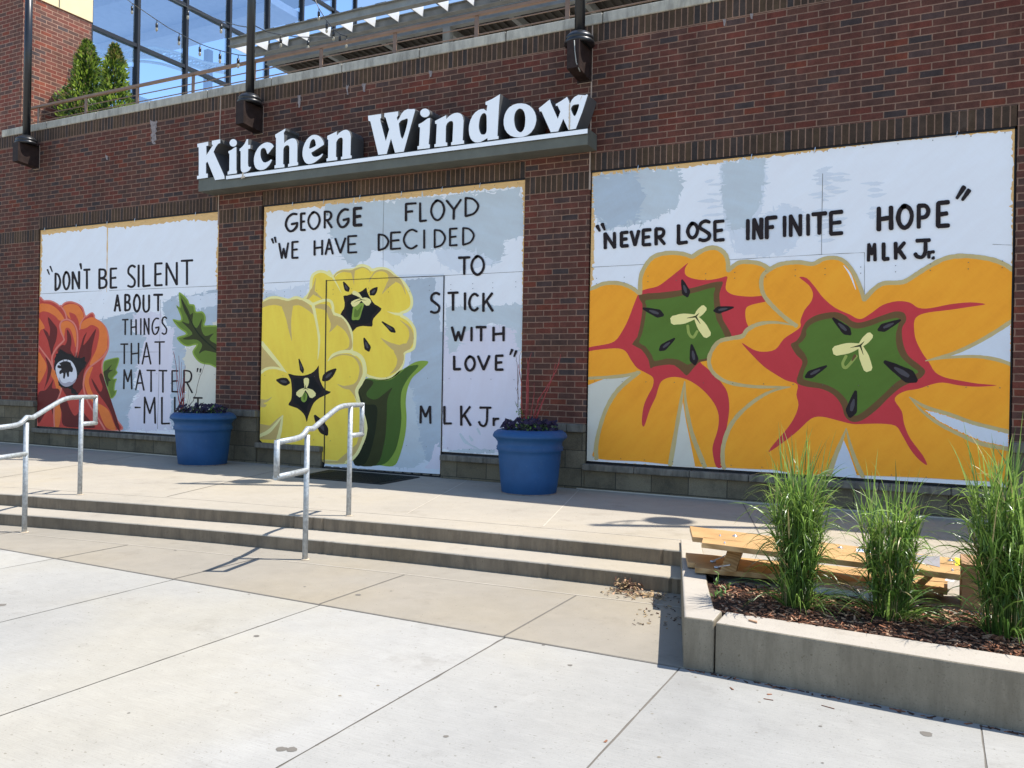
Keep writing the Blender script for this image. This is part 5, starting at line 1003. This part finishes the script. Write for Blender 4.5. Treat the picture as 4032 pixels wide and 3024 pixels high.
for i in range(N_+1):
    for j in range(10):
        y = -4.45+j*.75/9; x = -1.02-(y+4.41)*.29+i*(4.6/N_)
        ids[i, j] = mb.add([(x, y, ZP+.004+R.uniform(-.006, .012) if 0 < j < 9 else ZP-.008)])[0]
for i in range(N_):
    for j in range(9): mb.face((ids[i, j], ids[i+1, j], ids[i+1, j+1], ids[i, j+1]), M['mulchbase'])
tag(mb.build('mulch_bed'), 'dark bark mulch filling the concrete planter', 'mulch', kind='stuff')
mb = MB()
def chip(mb, x, y, z, L, wd, th, mat, tilt=.35):
    a = R.uniform(0, math.pi); d = Vector((math.cos(a), math.sin(a)*.8, R.uniform(-tilt, tilt))).normalized(); s_ = d.cross(Vector((R.uniform(-.4, .4), R.uniform(-.4, .4), 1))).normalized(); n_ = s_.cross(d)
    c = Vector((x, y, z)); b = [c-d*L-s_*wd, c+d*L*.9-s_*wd*.5, c+d*L+s_*wd*.7, c-d*L*.8+s_*wd]; mb.hexa(b, [p+n_*th for p in b], mat)
for i in range(5200):
    y = R.uniform(-4.44, -3.72); x = R.uniform(-1.0-(y+4.41)*.29+.02, 1.7)
    chip(mb, x, y, ZP+R.uniform(.004, .022), R.uniform(.006, .022), R.uniform(.002, .007), R.uniform(.002, .005), M[R.choice(('chip1', 'chip1', 'chip2', 'chip2', 'chip3'))])
tag(mb.build('bark_chips'), 'loose reddish bark chips covering the planter bed', 'mulch', kind='stuff')
mb = MB()
for i in range(110):
    x = R.uniform(-1.12, 1.2); chip(mb, x, -4.70-abs(R.gauss(0, .010))+.045-(.055*(x+1) if x > -.9 else 0), ZG, R.uniform(.006, .022), R.uniform(.002, .006), .003, M[R.choice(('chip1', 'chip2', 'chip2'))], .1)
for u, v, L in ((3025,2755,.022),(3260,2785,.03),(3030,2735,.012),(2880,2712,.018),(3100,2700,.02),(3050,2706,.015),(2385,2920,.012),(2700,2430,.02)):
    p = onZ(u, v, ZG); chip(mb, p.x, p.y, ZG, L, .005, .003, M['chip1'], .05)
tag(mb.build('scattered_chips'), 'stray bark chips swept along the foot of the planter', 'mulch', kind='stuff')
p = onZ(2967, 2695, ZG)
mb = MB(); c_ = onZ(2965, 2450, ZC); chip(mb, c_.x, c_.y, ZC+.002, .028, .005, .008, M['chip3'], .05)
tag(mb.build('bark_strip'), 'single pinkish bark strip lying on top of the front curb', 'bark')
mb = MB()
for i in range(190):
    u = R.gauss(0, 1); x = R.uniform(-1.98, -1.58)+.1*u*.2; y = R.gauss(-3.36, .05)-.02*abs(R.gauss(0, 1)); 
    chip(mb, x, min(y, -3.27), ZG+.008+R.uniform(0, .012), R.uniform(.005, .02), R.uniform(.002, .008), .002, M[R.choice(('litter', 'litter', 'chip3', 'chip2'))], .5)
for i in range(90): chip(mb, R.uniform(-1.65, -1.2), R.uniform(-4.1, -3.3), ZG+.008, R.uniform(.004, .016), R.uniform(.002, .006), .002, M[R.choice(('litter', 'chip2', 'chip2'))], .4)
for i in range(80): chip(mb, R.gauss(-1.86, .05), R.gauss(-3.31, .03), ZG+.02+R.uniform(0, .05), R.uniform(.008, .022), R.uniform(.003, .01), .002, M[R.choice(('litter', 'chip2', 'chip3'))], .9)
tag(mb.build('leaf_litter'), 'dry leaf litter blown into the corner of the lowest step', 'litter', kind='stuff')
mb = MB()
for (u, v, r, fl) in ((1010, 2505, .018, 0), (1410, 2345, .02, 0), (1108, 2950, .022, 0), (1150, 2952, .022, 0), (3645, 2890, .026, 0), (1200, 2313, .01, 0), (980, 2340, .009, 0), (1755, 2900, .012, 0), (5, 2383, .03, 0), (690, 2170, .012, 0), (1540, 2330, .009, 0), (2245, 2620, .014, 0), (2140, 2540, .01, 0), (3230, 2860, .008, 0)):
    y0 = onZ(u, v, ZG); zz = ZG+.0055 if y0.y > -4.65 else ZG+.0012
    ids_ = mb.add([(y0.x+r*math.cos(a*.5236)*R.uniform(.75, 1.15), y0.y+r*math.sin(a*.5236)*R.uniform(.75, 1.15), zz) for a in range(12)]); mb.face(ids_, M['joint'])
for i in range(70):
    x = R.uniform(-7, 1.2); y = R.uniform(-7.4, -4.7); r = R.uniform(.003, .010)
    mb.face(mb.add([(x+r*math.cos(a)*R.uniform(.6, 1.2), y+r*math.sin(a)*R.uniform(.6, 1.2), ZG+.0012) for a in (0, .8, 1.6, 2.4, 3.1, 3.9, 4.7, 5.5)]), M[R.choice(('joint', 'apron', 'curbface'))])
tag(mb.build('gum_spots'), 'small dark gum spots and pits scattered on the pavement', 'stains', kind='stuff')

def grass(x, y, n, h, lab, spread=.11):
    t = thing('ornamental_grass', lab, 'grass clump', (x, y, ZP), 'clumps of ornamental grass in the planter'); mb = MB(); st = MB()
    def blade(b, d, L, wd, curl, mat):
        """a strap leaf: leaves along d, arches over and hangs"""
        seg = 7; p = Vector(b); v = d.normalized(); hz = Vector((v.x, v.y, 0)); hz = hz.normalized() if hz.length > .05 else Vector((math.cos(L*99), math.sin(L*99), 0))
        tw = R.uniform(-.7, .7); P0 = []
        for q in range(seg+1):
            s_ = q/seg; sd_ = v.cross(Vector((0, 0, 1)))
            sd_ = sd_.normalized() if sd_.length > .02 else Vector((-hz.y, hz.x, 0))
            nn = sd_.cross(v); sd_ = sd_*math.cos(tw)+nn*math.sin(tw); wj = wd*(.35+.65*min(1, q/1.6))*(1-.96*max(0, (s_-.25)/.75)**1.5)
            P0.append(mb.add([p-sd_*wj, p+sd_*wj])); p = p+v*(L/seg); v = (v+hz*curl*.22-Vector((0, 0, 1))*curl*(.18+.55*s_)).normalized(); tw += R.uniform(-.15, .15)
        for q in range(seg): mb.face((P0[q][0], P0[q][1], P0[q+1][1], P0[q+1][0]), mat, True)
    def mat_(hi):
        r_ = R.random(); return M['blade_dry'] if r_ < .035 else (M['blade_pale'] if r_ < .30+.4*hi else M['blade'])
    for i in range(n):
        a = R.uniform(0, 6.283); rr = spread*math.sqrt(R.random()); b = Vector((x+rr*math.cos(a), y+rr*math.sin(a)*.75, ZP)); o_ = Vector((math.cos(a), math.sin(a), 0))
        H = h*R.uniform(.42, .78); lean = rr*R.uniform(.2, .75)+R.uniform(0, .02)
        f_ = lambda s_: b+o_*lean*s_**1.4+Vector((0, 0, H*s_))
        st.tube([f_(0), f_(.35), f_(.7), f_(1)], .0019, M['blade'] if R.random() < .85 else M['blade_dry'], 4, False, .6)
        for q in range(R.randint(6, 9)):
            s_ = R.uniform(.12, 1.0)**.8; az = R.uniform(0, 6.283); d = Vector((math.cos(az), math.sin(az), 0))*(R.uniform(.16, .5) if R.random() < .7 else R.uniform(.5, .95))+o_*.15+Vector((0, 0, 1.15))
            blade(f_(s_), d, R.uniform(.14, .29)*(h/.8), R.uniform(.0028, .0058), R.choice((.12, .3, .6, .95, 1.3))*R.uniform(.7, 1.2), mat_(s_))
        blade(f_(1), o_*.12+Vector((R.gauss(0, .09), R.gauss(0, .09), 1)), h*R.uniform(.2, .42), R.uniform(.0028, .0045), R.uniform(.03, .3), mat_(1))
    for i in range(int(n*.5)):
        a = R.uniform(0, 6.283); o_ = Vector((math.cos(a), math.sin(a), 0)); b = Vector((x, y, ZP+.01))+o_*spread*R.uniform(.6, 1.0)
        blade(b, o_*R.uniform(.5, 1.1)+Vector((0, 0, 1)), R.uniform(.2, .42), R.uniform(.0028, .005), R.uniform(.35, .8), mat_(.2))
    for i in range(int(n*.45)):
        a = R.gauss(0, .9); o_ = Vector((math.cos(a), math.sin(a)*.7, 0)); b = Vector((x, y, ZP+.01))+o_*spread*R.uniform(.5, 1.3)
        blade(b, o_*R.uniform(.7, 1.6)+Vector((R.gauss(0, .3), R.gauss(0, .3), 1)), R.uniform(.18, .36), R.uniform(.0018, .0036), R.uniform(.3, 1.0), M['blade_pale'] if R.random() < .6 else (M['blade_dry'] if R.random() < .4 else M['blade']))
    mb.build('blades', t); st.build('stems', t); return t
grass(-.645, -4.09, 100, .88, 'tallest clump of green ornamental grass, leftmost in the planter', .082)
grass(-.20, -4.06, 84, .74, 'middle clump of green ornamental grass in front of the wooden bench', .088)
grass(.315, -4.10, 118, .93, 'clump of ornamental grass cut by the right edge, hiding a cardboard box', .10)
wd_ = thing('weed', 'small pale green weed in the left corner of the planter', 'weed', (*onZ(2825, 2320, ZP).xy, ZP)); mb = MB()
for (u, v), hh in (((2825, 2318), .09), ((2868, 2332), .04), ((2818, 2360), .03), ((2840, 2362), .03), ((2850, 2350), .02)):
    p = onZ(u, v, ZP); mb.tube([p, p+Vector((.004, 0, hh))], .002, M['leafpale'], 5)
    for i in range(9): leafquad(mb, p+Vector((R.gauss(0, .006), R.gauss(0, .006), hh*R.uniform(.1, 1))), Vector((R.gauss(0, 1), R.gauss(0, 1), R.uniform(.3, 1.1))), Vector((0, 0, 1)), R.uniform(.025, .045), R.uniform(.009, .014), M['leafpale'])
mb.build('foliage', wd_)

# ------------------------------------------------------------------ wooden bench lying behind the grass, cardboard box
ZU, ZL = -.085, -.25
Pq = frame(2600, 2000, 3.16); Qq = frame(3300, 2050, 3.0164)
be = thing('wooden_bench', 'low orange pine bench of paired boards behind the planter grass', 'bench', (-.6, -3.5, ZP))
def boardq(pts, z, th=.032):
    mb = MB(); P = [onZ(*q_, z) for q_ in pts]; mb.hexa([p-Vector((0, 0, th)) for p in P], P, M['pine']); bevel(mb.build('board', be), .003); return P
U1 = boardq([Pq(400,358), Qq(1450,526), Qq(1452,455), Pq(365,225)], ZU)
U2 = boardq([Pq(515,430), Qq(1450,640), Qq(1450,534), Pq(532,365)], ZU)
L1 = boardq([Pq(342,676), Qq(1300,726), Qq(1300,655), Pq(315,555)], ZL)
L2 = boardq([Pq(430,742), Qq(1300,818), Qq(1300,735), Pq(445,684)], ZL)
mb = MB(); tp = [onZ(*Pq(850,478), ZU-.034), onZ(*Pq(1042,492), ZU-.034)]; bt = [onZ(*Pq(742,788), ZL+.003), onZ(*Pq(932,798), ZL+.003)]
off = Vector((0, .04, 0)); mb.hexa([bt[0], bt[1], bt[1]+off, bt[0]+off], [tp[0], tp[1], tp[1]+off, tp[0]+off], M['pine']); mb.build('leg', be)
mb = MB(); tp = [onZ(*Qq(1070,640), ZU-.034), onZ(*Qq(1150,650), ZU-.034)]; bt = [onZ(*Qq(860,800), ZL+.003), onZ(*Qq(980,812), ZL+.003)]
mb.hexa([bt[0], bt[1], bt[1]+off, bt[0]+off], [tp[0], tp[1], tp[1]+off, tp[0]+off], M['pine']); mb.build('leg', be)
for x_ in (.02, .55, .95):
    p = U2[0].lerp(U2[1], min(x_, .93)); 
for a0, b0 in ((Pq(655,664), Pq(832,588)), (Pq(705,738), Pq(872,712))):
    mb = MB(); A_ = onZ(*a0, ZL+.006); B_ = onZ(*b0, ZL+.05); s_ = Vector((.0, .012, .0)); up_ = Vector((0, 0, .006))
    mb.hexa([A_-s_, B_-s_, B_+s_, A_+s_], [A_-s_+up_, B_-s_+up_, B_+s_+up_, A_+s_+up_], M['zinc']); mb.lathe([(.018, 0), (.018, .008), (.008, .012)], (A_.x, A_.y, ZL+.002), M['zinc'], 14); mb.build('hinge_arm', be)
for q_, z_, r_ in ((Pq(930,352), ZU, .017), (Qq(28,325), ZU, .017), (Qq(1338,475), ZU, .017), (Pq(744,350), ZU, .007), (Pq(800,440), ZU, .007), (Qq(1357,592), ZU, .007)):
    p = onZ(*q_, z_); mb = MB(); mb.lathe([(r_, .0), (r_, .003), (r_*.5, .004), (r_*.5, .009), (.0015, .011)], (p.x, p.y, z_), M['zinc'], 16); mb.build('bolt', be)
def flat(pts, z, mat, nm, par):
    mb = MB(); mb.quad([onZ(*q_, z) for q_ in pts], mat); return mb.build(nm, par)
flat([Qq(1388,530), Qq(1446,535), Qq(1448,450), Qq(1388,432)], ZU+.002, M['yellow_label'], 'yellow_sticker', be)
o_ = flat([Qq(900,480), Qq(1210,552), Qq(1208,425), Qq(900,400)], ZU+.002, M['zinc'], 'metal_plate', be)
flat([Qq(215,365), Qq(470,392), Qq(470,352), Qq(215,328)], ZU+.002, M['label'], 'sticker', be)
mb = MB()
for i in range(9):
    x0 = 232+i*24; mb.quad([onZ(*Qq(x0, 352+i*3), ZU+.0035), onZ(*Qq(x0+14, 354+i*3), ZU+.0035), onZ(*Qq(x0+14, 342+i*3), ZU+.0035), onZ(*Qq(x0, 340+i*3), ZU+.0035)], M['blue_label'])
mb.build('sticker_print', be)
flat([Qq(1266,708), Qq(1372,726), Qq(1410,676), Qq(1310,658)], ZL+.002, M['label'], 'paper_label', be)
mb = MB()
for i in range(8): mb.quad([onZ(*Qq(1300+i*10, 706+i*1.6), ZL+.0035), onZ(*Qq(1304+i*10, 707+i*1.6), ZL+.0035), onZ(*Qq(1334+i*9, 668+i*1.6), ZL+.0035), onZ(*Qq(1330+i*9, 667+i*1.6), ZL+.0035)], M['ink'])
mb.build('label_print', be)
bx = thing('cardboard_box', 'brown cardboard box standing behind the rightmost grass clump', 'box', (.4, -3.45, ZP))
mb = MB(); mb.box(.135, .68, -3.64, -3.30, ZP+.002, -.075, M['card']); bevel(mb.build('carton', bx), .004)
mb = MB(); mb.hexa([(.136,-3.645,-.074),(.679,-3.645,-.074),(.679,-3.50,-.070),(.136,-3.50,-.070)], [(.136,-3.645,-.071),(.679,-3.645,-.071),(.679,-3.50,-.067),(.136,-3.50,-.067)], M['card']); mb.build('flap', bx)
mb = MB(); mb.box(-.2, .1, -3.62, -3.40, ZP+.002, -.29, M['label']); 
ca = thing('paper_carton', 'flat white printed carton lying under the wooden bench', 'carton', (-.4, -3.6, ZP)); mb2 = MB(); mb2.box(-.62, -.28, -3.70, -3.45, ZP+.002, ZP+.045, M['label']); mb2.build('carton', ca)

# ------------------------------------------------------------------ shrubs on the terrace
def shrub(x, y, h, r, n, lab, drytop=0):
    t = thing('arborvitae', lab, 'shrub', (x, y, 4.45), 'conical evergreens on the terrace')
    mb = MB(); mb.tube([(x, y, 4.45), (x, y, 4.45+h*.85)], .03, M['twig_brown'], 6, taper=.3); mb.build('trunk', t)
    mb = MB()
    for i in range(n):
        s_ = R.random()**1.35; z = h*s_; prof = r*(1-s_)**.8*(1.0+.18*math.sin(s_*17+x))+.012
        a = R.uniform(0, 6.283); lump = 1+.16*math.sin(a*5+s_*11)+.1*math.sin(a*9-s_*23); rr = prof*lump*(R.random()**.35)
        c = Vector((x+rr*math.cos(a), y+rr*math.sin(a), 4.45+z)); d = Vector((math.cos(a)*.7+R.gauss(0, .3), math.sin(a)*.7+R.gauss(0, .3), .75+R.gauss(0, .35)))
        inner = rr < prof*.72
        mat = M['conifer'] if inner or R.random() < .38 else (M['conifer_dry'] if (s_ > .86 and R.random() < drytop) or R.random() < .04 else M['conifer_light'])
        up_ = Vector((R.gauss(0, 1), R.gauss(0, 1), R.gauss(0, .6)))
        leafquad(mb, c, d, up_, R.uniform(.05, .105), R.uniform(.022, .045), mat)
    mb.build('foliage', t); return t
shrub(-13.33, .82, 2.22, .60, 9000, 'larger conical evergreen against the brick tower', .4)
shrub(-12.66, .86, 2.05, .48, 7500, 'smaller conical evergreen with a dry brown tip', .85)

# ------------------------------------------------------------------ festoon lights
Z1 = frame(340, 0, 3.3515); Z2 = frame(860, 0, 1.984)
def festoon(lab, fr, pts, bulbs, ya, yb):
    P = [fr(*p) for p in pts]; x0, x1 = P[0][0], P[-1][0]; yy = lambda u: ya+(yb-ya)*(u-x0)/(x1-x0)
    W3 = [onY(u, v, yy(u)) for u, v in P]; t = thing('string_light', lab, 'string lights', W3[0], 'festoon light strings over the terrace'); mb = MB(); mb.tube(W3, .007, M['black'], 6, False); mb.build('cable', t)
    for (x_, y_) in bulbs:
        u, v = fr(x_, y_); p = onY(u, v, yy(u)); mb = MB(); mb.tube([p, p-Vector((0, 0, .05))], .006, M['black'], 5); mb.tube([p-Vector((0, 0, .05)), p-Vector((0, 0, .115))], .020, M['black'], 8); s_ = mb.build('socket', t)
        mb = MB(); mb.ball(p-Vector((0, 0, .150)), .021, M['bulb'], 10, 6, 1.7); b_ = mb.build('bulb', s_)
festoon('lower string of bulbs sagging in front of the glass to the middle pole', Z1, [(350,-110),(550,0),(605,45),(750,142),(930,265),(1080,365),(1225,440),(1360,512),(1500,578),(1630,628),(1765,668),(1890,700),(2005,725),(2190,742)], [(605,48),(930,268),(1225,444),(1500,582),(1765,672),(2005,728)], 1.2, -.2)
festoon('upper string of bulbs stretched across the glass to the middle pole', Z1, [(950,-110),(1150,0),(1365,110),(1780,275),(2000,338),(2190,370)], [(1342,105),(1780,278)], 1.2, -.2)
festoon('string of bulbs running from the middle pole under the pergola edge', Z2, [(275,195),(380,250),(490,272),(620,288),(785,293),(900,290)], [(488,272),(702,292)], -.2, 1.4)
festoon('string of bulbs dropping steeply from the top across the pergola edge', Z2, [(735,-60),(760,10),(785,65),(815,115),(850,168),(905,235),(955,270),(1005,285)], [(785,68),(847,165),(900,225),(950,262),(1000,282)], 1.4, 1.4)
